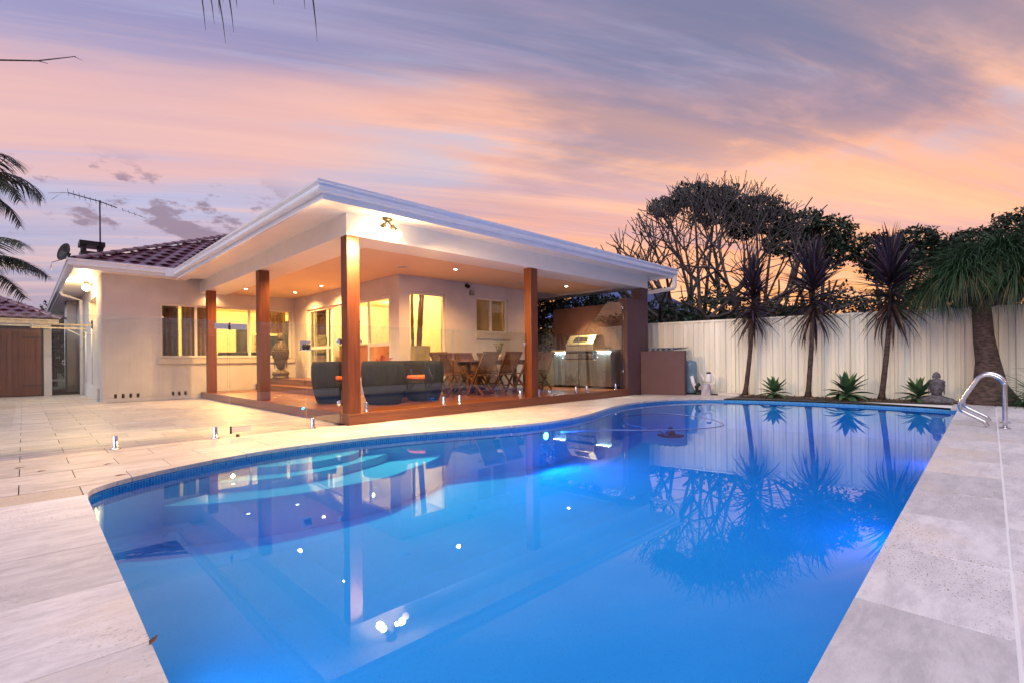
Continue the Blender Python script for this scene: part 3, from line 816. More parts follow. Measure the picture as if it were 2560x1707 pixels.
hb('window_sill', sillm, 2.38, W1Y - .045, .90, 5.70, W1Y - .001, 1.045, bevel=.004)
hb('window_sill', frame_m, 2.40, W1Y - .06, 1.048, 5.66, W1Y + .06, 1.06)
window_y(5.99, 6.96, .50, 2.42, W3Y, [], label='tall narrow window')
hb('window_sill', sillm, 5.93, W3Y - .04, .33, 7.04, W3Y - .001, .49, bevel=.004)
window_y(7.90, 8.97, 1.59, 2.45, W3Y, [8.42], label='small sliding window')
hb('window_sill', sillm, 7.86, W3Y - .04, 1.43, 9.05, W3Y - .001, 1.58, bevel=.004)
# sliding door group in the return wall
z0, z1 = .47, 2.36
dr = part('sliding_door', MB().box(W2X + .05 - HX, 9.55 - HY, z1 - .06, W2X + .14 - HX, 14.05 - HY, z1).box(W2X + .05 - HX, 9.55 - HY, z0, W2X + .14 - HX, 14.05 - HY, z0 + .04)
          .box(W2X + .05 - HX, 9.55 - HY, z0 + .04, W2X + .14 - HX, 9.62 - HY, z1 - .06).box(W2X + .05 - HX, 13.98 - HY, z0 + .04, W2X + .14 - HX, 14.05 - HY, z1 - .06), frame_m, house)
def leaf(y0, y1, dx, rail=True):
    p = MB().box(W2X + dx - HX, y0 - HY, z0 + .045, W2X + dx + .035 - HX, y0 + .07 - HY, z1 - .065).box(W2X + dx - HX, y1 - .07 - HY, z0 + .045, W2X + dx + .035 - HX, y1 - HY, z1 - .065)
    p.box(W2X + dx - HX, y0 + .07 - HY, z0 + .045, W2X + dx + .035 - HX, y1 - .07 - HY, z0 + .12)
    if rail: p.box(W2X + dx - HX, y0 + .07 - HY, 1.25, W2X + dx + .035 - HX, y1 - .07 - HY, 1.33)
    part('door_leaf', p, frame_m, dr)
    part('pane', MB().box(W2X + dx + .014 - HX, y0 + .07 - HY, z0 + .12, W2X + dx + .020 - HX, y1 - .07 - HY, z1 - .065), wglass, dr)
leaf(12.82, 13.98, .055); leaf(12.66, 13.8, .10); leaf(9.62, 10.66, .055); leaf(9.72, 10.72, .10)
part('door_handle', MB().box(W2X + .035 - HX, 12.85 - HY, 1.38, W2X + .055 - HX, 12.87 - HY, 1.56), black, dr)
# main roof: hip, tiles on the front slope, ridge caps up the hip
PIT = .474; CX, CY, CZ = .80, 14.30, 3.14; ang = math.atan(PIT)
m = MB(); T = 6.2
m.add([(CX - HX, CY - HY, CZ), (14 - HX, CY - HY, CZ), (14 - HX, CY + T - HY, CZ + PIT * T), (CX + T - HX, CY + T - HY, CZ + PIT * T), (CX - HX, 30 - HY, CZ), (CX + T - HX, 30 - HY, CZ + PIT * T)], [(0, 1, 2, 3), (4, 0, 3, 5)])
part('roof', m, tile_m, house)
TW, TL = .30, .325
def tile_mesh():
    m = MB(); nx = 9; vs = []
    for k in range(2):
        for i in range(nx):
            s_ = i / (nx - 1); h = .024 * (.5 + .5 * math.cos(2 * math.pi * (s_ * 1.0))) ** 1.4
            vs.append((s_ * TW, k * (TL + .03), h + (.030 if k == 0 else .004)))
    n0 = len(vs)
    for i in range(nx): v = vs[i]; vs.append((v[0], v[1] + .002, v[2] - .022))
    fs = [(i, i + 1, nx + i + 1, nx + i) for i in range(nx - 1)] + [(n0 + i, n0 + i + 1, i + 1, i) for i in range(nx - 1)]
    m.add(vs, fs, False); return m.mesh('roof_tile')
tm = tile_mesh(); cells = []
ca, sa = math.cos(ang), math.sin(ang)
for c_ in range(17):
    s_ = c_ * TL * ca
    for i in range(60):
        x = CX + .05 + i * TW + (0.5 * TW if c_ % 2 else 0)
        if x < CX + s_ + .02 or x > 13: continue
        y = CY + s_; z = CZ + PIT * s_ + .012
        # tiles left in view left of the porch gutter come first
        dpt = depth_of(x, y); px = (x * r.x + y * r.y) / dpt
        cells.append((0 if px < -.52 else 1, dpt, x, y, z))
cells.sort(); rest = MB(); Rx = Matrix.Rotation(ang, 3, 'X')
for i, (_, d_, x, y, z) in enumerate(cells):
    if i < 300:
        o = link('roof_tile', tm, tile_m, house, (x - HX, y - HY, z)); o.rotation_euler = (ang, 0, 0)
    else:
        rest.add([tuple(Rx @ v.co + Vector((x - HX, y - HY, z))) for v in tm.vertices], [tuple(p.vertices) for p in tm.polygons])
part('roof_tile_field', rest, tile_m, house, kind='stuff')
d_ = Vector((1, 1, PIT)).normalized(); up_ = Vector((-PIT, -PIT, 2)).normalized(); sd = d_.cross(up_)
capm = MB(); vs = []
for k, rr_ in ((0, .105), (.40, .080)):
    for i in range(9):
        q = math.pi * i / 8; vs.append(d_ * k + sd * math.cos(q) * rr_ + up_ * (math.sin(q) * rr_ * .75))
n_ = len(vs)
vs += [v * 1 + up_ * -.02 for v in vs[:9]]
capm.add(vs, [(i, i + 1, 10 + i, 9 + i) for i in range(8)] + [(n_ + i, n_ + i + 1, i + 1, i) for i in range(8)], False)
cme = capm.mesh('ridge_cap')
for k in range(22): link('ridge_cap', cme, cap_m, house, (CX + d_.x * .37 * k - HX, CY + d_.y * .37 * k - HY, CZ + d_.z * .37 * k + .045))
# eaves: fascia and gutter along left and front
m = MB(); pth = [(CX - HX, 29 - HY, 0, -1, 0), (CX - HX, CY - HY, 0, -1, -1), (2.75 - HX, CY - HY, 0, 0, -1)]
part('fascia', MB().sweep([(0, 0), (.02, 0), (.02, .16), (0, .16)], [(a, b_, 2.99, c, d) for a, b_, _, c, d in pth]), gutter_m, house, fixn=True)
part('gutter', MB().sweep(ogee, [(a, b_, 3.02, c, d) for a, b_, _, c, d in pth]), gutter_m, house, fixn=True)
hb('soffit', white, CX + .002, CY + .002, 3.02, HX - .002, 29, 3.05)
hb('soffit', white, HX, CY + .002, 3.02, 3.0, W1Y - .002, 3.05)
hb('flashing', gutter_m, 2.42, CY - .12, 2.98, 2.75, CY - .02, 3.16)
# downpipe with swan neck on the left wall
m = MB().tube([(CX + .0 - HX, 19.4 - HY, 3.02), (CX + .02 - HX, 19.4 - HY, 2.93), (1.24 - HX, 19.5 - HY, 2.80), (1.24 - HX, 19.5 - HY, 0.0)], .045, 10)
part('downpipe', m, white, house)
part('downpipe', MB().tube([(1.24 - HX, 27 - HY, 3.0), (1.24 - HX, 27 - HY, 0)], .045, 8), white, house)
# chimney with slotted cap
ch = hb('chimney', stucco, 1.12, 17.0, 3.15, 1.52, 17.5, 3.78)
hb('chimney_cap', darkmetal, 1.08, 16.96, 3.78, 1.56, 17.54, 3.86, parent=ch)
for a in (0, 1):
    for b_ in (0, 1): hb('chimney_leg', darkmetal, 1.11 + a * .34, 16.99 + b_ * .42, 3.86, 1.20 + a * .34, 17.09 + b_ * .42, 4.02, parent=ch)
hb('chimney_cap', darkmetal, 1.06, 16.94, 4.02, 1.58, 17.56, 4.13, parent=ch)
# antenna, dish, wall lamp, clothesline
an = thing('tv_antenna', 'thin metal television antenna on a mast above the chimney', 'antenna', (1.47, 16.9, 3.7))
part('mast', MB().tube([(0, 0, 0), (0, 0, 1.52)], .017, 8), darkmetal, an)
b0 = Vector((-.62, 0, 1.58)); b1 = Vector((.35, 0, 1.40)); b2 = Vector((1.0, 0, 1.24))
part('boom', MB().tube([b0, Vector((0, 0, 1.49)), b1], .013, 6), darkmetal, an)
part('boom', MB().tube([b1, b2], .006, 6), steel, an)
for k in range(13):
    p = b0.lerp(b1, k / 9) if k < 9 else b1.lerp(b2, (k - 8) / 5)
    hl = .36 - .02 * k
    part('element', MB().tube([p - Vector((.03, hl, 0)), p + Vector((.03, hl, .0))], .005, 5), darkmetal, an)
part('reflector_arm', MB().tube([b0, b0 + Vector((-.38, -.2, -.14))], .006, 5).tube([b0 + Vector((-.1, 0, 0)), b0 + Vector((-.30, .25, -.18))], .005, 5), steel, an)
ds = thing('satellite_dish', 'dark round satellite dish at the left eave beside the chimney', 'satellite dish', (.78, 16.2, 3.3))
rot = Matrix.Rotation(R(-75), 3, 'Y') @ Matrix.Rotation(R(25), 3, 'X')
part('reflector', MB().lathe([(.001, 0), (.10, .012), (.18, .04), (.225, .072), (.22, .082), (.17, .052), (.001, .012)], c=(0, 0, .32), rot=rot), darkmetal, ds)
part('bracket', MB().tube([(0, 0, -.1), (0.02, 0, .2), (.06, 0, .32)], .02, 8), darkmetal, ds)
part('feed_arm', MB().tube([(0, 0, .2), (-.28, -.05, .05), (-.30, -.05, -.14)], .011, 6), steel, ds)
wl = thing('wall_lamp', 'glowing warm bulb lamp on the left side wall under the eave', 'wall lamp', (1.16, 16.6, 3.015))
part('base', MB().lathe([(.001, 0), (.055, 0), (.05, -.06), (.03, -.09), (.001, -.09)]), darkmetal, wl)
part('globe', MB().ball((0, 0, -.16), .085), warm_em, wl)
point('wall_lamp_light', (1.12, 16.5, 2.72), 130, (1, .60, .22), .04)
cl = thing('clothesline', 'cream fold down clothesline frame on the left side wall', 'clothesline', (1.30, 16.6, 1.9))
for yy in (0, 1.7):
    part('arm', MB().box(-1.15, yy - .02, -.02, -.04, yy + .02, .02), surf('line_enamel%d' % int(yy), (.62, .52, .34), .4), cl)
    part('bracket', MB().prism([(-.05, 0), (-.02, 0), (-.02, .02), (-.05, .02)], -.26, .12), whitep, cl)
    part('brace', MB().tube([(-.45, yy, -.02), (-.04, yy, -.26)], .012, 6), whitep, cl)
    part('leg', MB().tube([(-.05, yy - .1, -.1), (-.05, yy - .1, -1.5)], .014, 6), whitep, cl)
part('front_bar', MB().tube([(-1.15, -.1, 0), (-1.15, 1.85, 0)], .016, 8), whitep, cl)
for k in range(5): part('line', MB().tube([(-.2 - .2 * k, 0, .0), (-.2 - .2 * k, 1.7, 0)], .003, 4), whitep, cl)
sc_ = thing('security_camera', 'small dark sensor high on the wall left of the small window', 'sensor', (7.57, W3Y - .06, 2.66))
part('housing', MB().ball((0, -.03, 0), .045, .06, .045), darkmetal, sc_); part('mount', MB().box(-.03, 0, -.01, .03, .055, .07), darkmetal, sc_)
wb = thing('alarm_box', 'small grey domed box on the wall below the sensor', 'wall box', (7.73, W3Y - .001, 2.52))
part('case', MB().box(-.055, -.06, -.05, .055, 0, .04).tube([(-.055, -.03, .04), (.055, -.03, .04)], .03, 12), surf('box_grey', (.35, .33, .32), .5), wb)
tp = thing('hose_box', 'small grey outlet box with hanging pouch on the wall right of the statue', 'wall box', (5.34, W1Y - .002, .86))
part('case', MB().box(-.09, -.06, -.03, .09, 0, .04), surf('outlet_grey', (.38, .30, .24), .6), tp); part('pouch', MB().box(-.05, -.05, -.32, .08, 0, -.05), surf('pouch_brown', (.30, .20, .14), .8), tp)

# ------------------------------------------------------------------ rooms behind the glass
fi = .465
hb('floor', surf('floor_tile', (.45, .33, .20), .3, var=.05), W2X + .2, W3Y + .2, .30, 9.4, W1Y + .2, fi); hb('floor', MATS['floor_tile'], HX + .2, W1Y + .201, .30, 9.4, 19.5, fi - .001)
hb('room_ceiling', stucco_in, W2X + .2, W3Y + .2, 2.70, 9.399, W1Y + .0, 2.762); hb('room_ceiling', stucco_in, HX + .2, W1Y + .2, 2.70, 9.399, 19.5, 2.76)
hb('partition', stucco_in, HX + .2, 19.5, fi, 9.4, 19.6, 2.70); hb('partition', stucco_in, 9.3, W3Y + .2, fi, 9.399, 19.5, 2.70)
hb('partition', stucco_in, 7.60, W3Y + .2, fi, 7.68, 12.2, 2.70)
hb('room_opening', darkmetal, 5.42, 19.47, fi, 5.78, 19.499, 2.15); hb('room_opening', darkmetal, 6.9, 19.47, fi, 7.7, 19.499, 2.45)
# W1 opening into the same room needs the inner lining
so_ = thing('sofa', 'dark blue sofa back showing along the bottom of the long window', 'sofa', (4.0, 15.35, fi))
for k in range(2): part('back_cushion', MB().box(-.15 + k * 1.05, 0, .30, .85 + k * 1.05, .25, .74), sofa_m, so_, .05)
part('base', MB().box(-.2, .05, 0.06, 2.0, .95, .42), sofa_m, so_, .03)
for k in range(4): part('leg', MB().box(-.15 + (k % 2) * 2.05, .1 + (k // 2) * .75, 0, -.09 + (k % 2) * 2.05, .16 + (k // 2) * .75, .06), darkmetal, so_)
def curtain(x0, x1, y, z0, z1, label, mat):
    t = thing('curtain', label, 'curtain', (x0, y, z0)); m = MB(); n = int((x1 - x0) / .03) * 2; vs = []
    for i in range(n + 1):
        s_ = i / n * (x1 - x0); o_ = .03 * math.sin(s_ * 2 * math.pi / .11); vs += [(s_, o_, 0), (s_, o_, z1 - z0)]
    m.add(vs, [(2 * i, 2 * i + 2, 2 * i + 3, 2 * i + 1) for i in range(n)], True)
    part('curtain_cloth', m, mat, t); part('rod', MB().tube([(-.05, 0, z1 - z0 + .02), (x1 - x0 + .05, 0, z1 - z0 + .02)], .012), steel, t)
curtain(2.42, 2.88, W1Y + .32, fi + .3, 2.42, 'brown curtain drawn behind the left end of the long window', surf('curtain_dark', (.10, .075, .06), .9))
curtain(2.95, 3.74, W1Y + .36, fi + .3, 2.42, 'gathered brown curtain behind the middle left of the long window', surf('curtain_mid', (.30, .20, .12), .9))
def picture(x, y, z, w, h, label, cols, axis='y'):
    t = thing('picture', label, 'picture', (x, y, z))
    B = (lambda a0, a1, d0, d1, z0, z1: MB().box(a0, d0, z0, a1, d1, z1)) if axis == 'y' else (lambda a0, a1, d0, d1, z0, z1: MB().box(d0, a0, z0, d1, a1, z1))
    part('frame', B(0, w, -.03, 0, 0, h), cols[0], t)
    n = len(cols) - 1
    for i, c in enumerate(cols[1:]): part('painted_band', B(.02, w - .02, -.036, -.0305, .02 + (h - .04) * i / n, .02 + (h - .04) * (i + 1) / n), c, t)
red_p = surf('paint_red', (.42, .05, .02), .6, var=.3, vscale=8); dk_p = surf('paint_black', (.03, .012, .01), .6); or_p = surf('paint_ochre', (.55, .30, .10), .6, var=.3, vscale=8)
picture(5.98, 19.46, 1.30, .36, .62, 'small framed ochre picture on the far room wall', [white, or_p, curtain_m])
picture(8.62, 19.46, 1.10, .55, 1.45, 'tall abstract painting in red and black bands seen through the door', [darkmetal, dk_p, red_p, or_p, red_p, dk_p, red_p, dk_p, red_p])
curtain(4.74, 5.56, W1Y + .30, 1.74, 2.40, 'tan blind half lowered behind the right pane of the long window', surf('curtain_tan', (.46, .27, .10), .9))
tv = thing('television', 'dark blue screen standing behind the right pane of the long window', 'television', (4.95, 15.75, fi))
part('screen', MB().box(0, 0, .62, .95, .05, 1.22), surf('screen_blue', (.02, .05, .08), .2), tv, .006); part('bezel', MB().box(-.02, .012, .60, .97, .06, 1.24), black, tv); part('stand', MB().box(.1, -.15, 0, .85, .30, .60), surf('stand_wood', (.30, .18, .09), .5), tv, .004)
dcu = thing('curtain', 'dark brown cloth added behind the left sliding door leaf in place of its insect screen', 'curtain', (5.98, 12.95, fi))  # added cloth darkens this leaf, standing in for an insect screen
mm_ = MB(); vs_ = []
for i in range(71): vs_ += [(.03 * math.sin(i * .9), i * .014, 0), (.03 * math.sin(i * .9), i * .014, 1.9)]
part('curtain_cloth', mm_.add(vs_, [(2 * i, 2 * i + 1, 2 * i + 3, 2 * i + 2) for i in range(70)], True), MATS['curtain_dark'], dcu); part('rod', MB().tube([(0, -.05, 1.92), (0, 1.05, 1.92)], .012), steel, dcu)
co_ = thing('kitchen_counter', 'orange timber kitchen counter seen through the sliding doors', 'counter', (6.9, 12.6, fi))
part('front_panel', MB().box(0, 0, 0, .6, 1.9, .90), timber('counter_wood', (.50, .17, .05), (.38, .12, .04), .3, 2), co_, .004)
part('benchtop', MB().box(-.03, -.03, .902, .63, 1.93, .94), surf('counter_top', (.75, .7, .6), .2), co_, .004)
va = thing('reed_vase', 'vase of long brown reeds standing on the kitchen counter', 'vase', (7.1, 13.9, fi + .942))
part('vase', MB().lathe([(.001, 0), (.05, 0), (.07, .08), (.045, .16), (.05, .2), (.04, .2), (.035, .15), (.001, .02)]), dk_p, va)
for k in range(16): a = k * .7; part('reed', MB().tube([(0, 0, .12), (.10 * math.cos(a) + .05, .14 * math.sin(a) - .1, .62 + .1 * math.sin(k * 3))], .006, 5), teak, va)
pl_ = thing('bamboo_planter', 'tall planter of three dark bamboo poles behind the tall window', 'planter', (6.72, 9.95, fi))
part('planter_box', MB().box(-.21, -.16, 0, .22, .16, .80), surf('planter_grey', (.42, .36, .26), .6, var=.06), pl_, .004)
for k, (xa, xb) in enumerate(((-.17, -.19), (-.02, .08), (.06, .17))):
    pts = [Vector((xa + (xb - xa) * t_, .02 * k, .7 + 1.55 * t_)) for t_ in [i / 14 for i in range(15)]]
    part('bamboo_pole', MB().tube(pts, [.036 + (.006 if i % 3 == 0 else 0) for i in range(15)], 10), timber('bamboo%d' % k, (.16, .07, .03), (.10, .045, .02), .4, 2), pl_)
bl = thing('window_blind', 'brown woven blind lowered behind the small sliding window', 'blind', (7.86, W3Y + .26, 1.5))
for k in range(24): part('blind_slat', MB().box(0, -.004, k * .042, 1.16, .004, k * .042 + .040), blind_m, bl)
st_ = thing('dining_sideboard', 'pale sideboard at the back of the lit room', 'sideboard', (5.2, 19.0, fi))
part('cabinet', MB().box(0, 0, .08, 1.4, .42, .75), surf('side_wood', (.5, .36, .2), .4), st_, .005)
for k in range(4): part('leg', MB().box(.05 + (k % 2) * 1.25, .05 + (k // 2) * .3, 0, .1 + (k % 2) * 1.25, .1 + (k // 2) * .3, .08), darkmetal, st_)
for (x, y, p_), lb in zip(((4.6, 17.0, 210), (7.3, 16.8, 190), (8.3, 13.4, 120), (6.5, 11.8, 100), (6.6, 10.3, 50), (8.3, 10.6, 16)),
        ('room ceiling light seen through the middle pane of the long window', 'room ceiling light above the right pane of the long window', 'room ceiling light beyond the kitchen counter', 'room ceiling light just inside the sliding doors', 'room ceiling light over the bamboo planter behind the tall window', 'dim ceiling light behind the blind of the small window')):
    t = thing('room_downlight', lb, 'downlight', (x, y, 2.70), 0, 'downlights inside the lit rooms')
    part('lamp_face', MB().lathe([(.05, -.002), (.001, -.004)], sides=16), dl_em, t)
    part('trim_ring', MB().lathe([(.065, 0), (.065, -.006), (.052, -.006), (.052, 0)], sides=16), white, t)
    point('room_light', (x, y, 2.45), p_ * 1.7, (1, .62, .20), .04)

# ------------------------------------------------------------------ glass pool fence
def glass_box(name, x0, x1, y, z0, z1, parent, off=(0, 0, 0), zt=None, sx=0):
    "vertical panel, 12 mm; optional raked top given as (x, z) pairs"
    top = zt if zt else [(x0, z1), (x1, z1)]
    prof = [(x0, z0), (x1, z0)] + [p for p in reversed(top)]
    n = len(prof); vs = [(p[0] - off[0], y - off[1], p[1] - off[2]) for p in prof] + [(p[0] - off[0], y + .012 - off[1], p[1] - off[2]) for p in prof]
    fs = [tuple(range(n)), tuple(range(2 * n - 1, n - 1, -1))] + [(i, n + i, n + (i + 1) % n, (i + 1) % n) for i in range(n)]
    me = bpy.data.meshes.new(name); me.from_pydata(vs, [], fs); me.materials.append(glass); me.materials.append(glass_edge)
    for i, p in enumerate(me.polygons): p.material_index = 0 if i < 2 else 1
    return link(name, me, None, parent)
def spigot(x, y, z, parent, off):
    m = MB().lathe([(.001, .004), (.048, .004), (.048, .0), (.048, .010), (.026, .014), (.0255, .135), (.02, .142), (.001, .143)], c=(x - off[0], y - off[1], z - off[2] + .001), sides=20)
    s_ = part('spigot', m, chrome, parent)
    part('grub_screw', MB().tube([(x - off[0], y - .024 - off[1], z + .045 - off[2]), (x - off[0], y - .029 - off[1], z + .045 - off[2])], .006, 8).tube([(x - off[0], y - .024 - off[1], z + .10 - off[2]), (x - off[0], y - .029 - off[1], z + .10 - off[2])], .006, 8), darkmetal, s_)
GY = 6.80; GT = 1.43
gf = thing('glass_fence', 'frameless glass pool fence panel on short steel spigots across the patio', 'glass fence', (-1.0, GY, 0)); o_ = (-1.0, GY, 0)
glass_box('glass_panel', -1.9, 1.795, GY, .045, GT, gf, o_)
for x in (-1.5, .70, 1.65): spigot(x, GY + .006, 0, gf, o_)
gg = thing('glass_gate', 'frameless glass gate with chrome hinge and latch between patio panels', 'gate', (1.81, GY, 0)); o_ = (1.81, GY, 0)
glass_box('glass_panel', 1.812, 2.735, GY, .05, GT, gg, o_)
for z, w in ((1.36, 1), (.09, 0)):
    h = part('hinge', MB().box(-.16, -.022, z - .035, .0, -.001, z + .035).box(.004, -.022, z - .035, .20, -.001, z + .035) if w else MB().box(.01, -.02, z - .035, .24, -.001, z + .03), chrome, gg, .003)
    part('hinge_pin', MB().tube([(.002, -.03, z - .045), (.002, -.03, z + .045)], .012, 10), darkmetal, h)
part('floor_bolt', MB().lathe([(.001, .03), (.018, .03), (.02, 0), (.03, 0)], c=(.08, -.03, .001)), darkmetal, gg)
part('latch', MB().box(.86, -.03, 1.06, 1.005, -.001, 1.20), chrome, gg, .012)
part('latch_knob', MB().tube([(.91, -.035, 1.09), (.91, -.06, 1.12), (.93, -.06, 1.16)], .018, 10).tube([(.96, -.035, 1.09), (.96, -.06, 1.12), (.98, -.06, 1.16)], .018, 10), black, gg)
g3 = thing('glass_fence', 'narrow glass fence panel clamped to the corner post beside the gate', 'glass fence', (2.76, GY, 0)); o_ = (2.76, GY, 0)
glass_box('glass_panel', 2.757, 3.265, GY, .05, GT, g3, o_); spigot(2.84, GY + .006, 0, g3, o_)
for z in (.32, 1.20): part('clamp', MB().lathe([(.001, -.012), (.04, -.012), (.045, 0), (.04, .01), (.001, .01)], c=(.47, -.012, z), rot=Matrix.Rotation(R(90), 3, 'X'), sides=20), chrome, g3)
DY = 6.775
specs = [('glass fence panel on the deck edge right of the corner post', [3.50, 5.268], (3.64, 5.07), None),
         ('glass fence panel on the deck edge left of the right porch post', [5.290, 7.10], (5.41, 6.93), None),
         ('glass fence panel on the deck edge right of the right porch post', [7.345, 8.795], (7.46, 8.69), None),
         ('tall raked glass panel rising to the brown pillar', [8.815, 10.62], (9.09, 10.25), [(8.815, 1.44), (8.95, 1.46), (9.95, 2.27), (10.62, 2.30)])]
for lb, (a, b_), sp, top in specs:
    g_ = thing('glass_fence', lb, 'glass fence', (a, DY, ZD), 0, 'glass fence panels along the deck edge'); o_ = (a, DY, ZD)
    glass_box('glass_panel', a, b_, DY, ZD + .05, 1.44, g_, o_, top)
    for x in sp: spigot(x, DY + .006, ZD, g_, o_)
    cx = {3.50: [(3.53, 1.20)], 5.290: [(7.06, 1.22)], 7.345: [], 8.815: [(10.58, 2.16), (10.58, .60)]}[a]
    for x, z in cx: part('clamp', MB().lathe([(.001, -.012), (.036, -.012), (.04, 0), (.036, .01), (.001, .01)], c=(x - a, -.012, z - ZD), rot=Matrix.Rotation(R(90), 3, 'X'), sides=20), chrome, g_)

# ------------------------------------------------------------------ barbecue corner, pillar, low wall
bw = thing('barbecue_wall', 'tall brown rendered wall behind the barbecue bench', 'wall', (10.9, 6.95, 0))
part('wall_body', MB().box(0, .06, 0, .2, 2.35, 2.33), brown, bw, .004)
pl2 = thing('brown_pillar', 'purple brown rendered pillar with a stepped top at the right end of the deck', 'pillar', (10.665, 6.70, 0))
part('wall_body', MB().box(0, 0, 0, .998, .24, 2.41), brown, pl2, .004)
part('upper_column', MB().box(.71, .001, 2.4105, .998, .27, 2.720), brown, pl2, .004)
lw = thing('low_wall', 'low brown rendered wall screening the pool equipment', 'wall', (11.25, 6.68, 0))
part('wall_body', MB().prism([(.0, 0), (.255, -1.05), (.49, -.99), (.24, .0)], 0, 1.095), brown, lw, .004)
cs = thing('corrugated_cover', 'grey corrugated metal sheet lying behind the top of the low wall', 'metal sheet', (11.46, 6.60, 1.10))
m = MB(); vs = []; n = 60
for i in range(n + 1):
    t_ = i / n; y = -.72 * t_; z = .035 + .022 * math.sin(t_ * 2 * math.pi * 5.5); x = .10 + .16 * t_
    vs += [(x - .14, y, z), (x + .55, y, z + .03)]
m.add(vs, [(2 * i, 2 * i + 1, 2 * i + 3, 2 * i + 2) for i in range(n)], True)
o = part('sheet', m, surf('zinc', (.22, .25, .28), .3, metal=.7), cs); md = o.modifiers.new('solid', 'SOLIDIFY'); md.thickness = .006
part('support_block', MB().box(.02, -.5, -.06, .4, -.1, .01), darkmetal, cs)
bb = thing('barbecue_bench', 'stainless steel outdoor kitchen bench lit by cool strip light', 'bench', (10.3, 6.94, ZD))
CB = lambda y: y - 6.94
part('plinth', MB().box(.05, .0, 0, .58, 1.84, .06), darkmetal, bb)
def cab(y0, y1, z1):
    c = part('cabinet', MB().box(.01, y0 + .002, .062, .58, y1 - .002, z1), steel_br, bb, .002)
    return c
def door(y0, y1, z1, hy):
    d = part('cabinet_door', MB().box(-.012, y0 + .006, .075, .008, y1 - .006, z1 - .05), steel_br, bb, .003)
    part('handle', MB().tube([(-.014, hy, z1 - .14), (-.05, hy, z1 - .16), (-.05, hy, z1 - .42), (-.014, hy, z1 - .44)], .008, 8), steel, d)
cab(0, .46, .94); cab(.46, 1.42, .70); cab(1.42, 1.84, .94)
door(0, .46, .94, .38); door(.46, .93, .70, .86); door(.95, 1.42, .70, 1.02); door(1.42, 1.84, .94, 1.49)
ctop = surf('bench_stone', (.55, .46, .34), .25, var=.08, vscale=20)
part('benchtop', MB().box(-.03, -.0, .943, .60, .46, .985), ctop, bb, .004); part('benchtop', MB().box(-.03, 1.42, .943, .60, 1.90, .985), ctop, bb, .004)
part('benchtop', MB().box(-.02, .464, .703, .60, 1.416, .73), ctop, bb, .004)
for y0, y1 in ((.03, .43), (1.45, 1.81)):
    part('strip_light', MB().box(-.024, y0, .934, -.014, y1, .9425), cool_em, bb)
    area('bench_strip_glow', (10.3 - .06, 6.94 + (y0 + y1) / 2, ZD + .93), (10.30, 6.94 + (y0 + y1) / 2, ZD + .3), 9, (.72, .95, 1.0), .4, .03)
gr = thing('barbecue_grill', 'stainless gas barbecue with a windowed hood and a row of knobs', 'barbecue', (10.3, 7.42, ZD + .733))
part('burner_box', MB().box(-.06, 0, 0, .55, .92, .20), darkmetal, gr, .01)
part('control_panel', MB().box(-.075, .02, .03, -.061, .90, .16), steel, gr, .003)
for k in range(4):
    kb = part('knob', MB().tube([(-.076, .12 + k * .22, .095), (-.10, .12 + k * .22, .095)], .028, 14), chrome, gr)
part('front_lip', MB().box(-.10, .0, .202, .0, .92, .235), steel, gr, .006)
part('hood_front', MB().prism([(0, 0), (.92, 0), (.92, .012), (0, .012)], 0, 1), steel, gr) if False else None
m = MB(); h0, h1, h2 = .24, .40, .62
prof = [(-.05, h0), (-.05, h1), (.12, h2), (.40, h2 + .02), (.52, h1), (.52, h0)]
vs = [(x, .03, z) for x, z in prof] + [(x, .89, z) for x, z in prof]; n = 6
m.add(vs, [tuple(range(n)), tuple(range(2 * n - 1, n - 1, -1))] + [(i, n + i, n + (i + 1) % n, (i + 1) % n) for i in range(n)])
hood = part('hood', m, surf('hood_steel', (.85, .80, .72), .38, metal=1.0, var=.03), gr, .012, fixn=True)
sl_ = lambda t_: (-.05 + .17 * t_ - .006, h1 + (h2 - h1) * t_ + .005)
a0, a1 = sl_(.22), sl_(.82)
part('window_frame', MB().add([(a0[0] - .004, .22, a0[1]), (a0[0] - .004, .70, a0[1]), (a1[0] - .004, .66, a1[1]), (a1[0] - .004, .26, a1[1])], [(0, 1, 2, 3)]), black, hood)
part('handle', MB().tube([(-.05, .10, .36), (-.10, .10, .36), (-.10, .82, .36), (-.05, .82, .36)], .014, 10), chrome, gr)
part('side_handle', MB().tube([(.1, .93, .30), (.1, 1.0, .34), (.1, 1.02, .40), (.12, .99, .46), (.12, .93, .46)], .014, 8), chrome, gr)
spot('bench_downlight_beam', (9.98, 7.9, 2.70), (10.35, 7.9, 1.2), 420, (1, .66, .26), 75, .6, .04)

# pool equipment behind the low wall
pu = thing('pool_pump', 'white pool pump with clear canister and pipes beside the low wall', 'pool pump', (11.97, 5.30, 0), R(20))
part('motor_base', MB().prism([(-.16, -.10), (.14, -.12), (.14, .12), (-.16, .10)], 0, .10).lathe([(.001, 0.1), (.13, .1), (.09, .26), (.001, .28)], sides=14), surf('pump_grey', (.45, .42, .5), .5), pu, .006)
part('canister', MB().lathe([(.001, .30), (.06, .30), (.072, .33), (.072, .50), (.05, .52), (.001, .52)], c=(0.02, -.06, 0), sides=18), whitep, pu)
part('cap', MB().lathe([(.001, .56), (.05, .56), (.055, .52), (.001, .52)], c=(0.02, -.06, 0), sides=18), black, pu)
part('pipe', MB().tube([(.0, .06, .30), (-.02, .10, .52), (-.02, .12, .54), (.0, .02, .30)], .02, 10), whitep, pu)
part('pipe', MB().tube([(.0, -.14, .50), (.0, -.19, .48), (.0, -.21, .40), (.0, -.19, .28), (.0, -.10, .22)], .024, 10), whitep, pu)
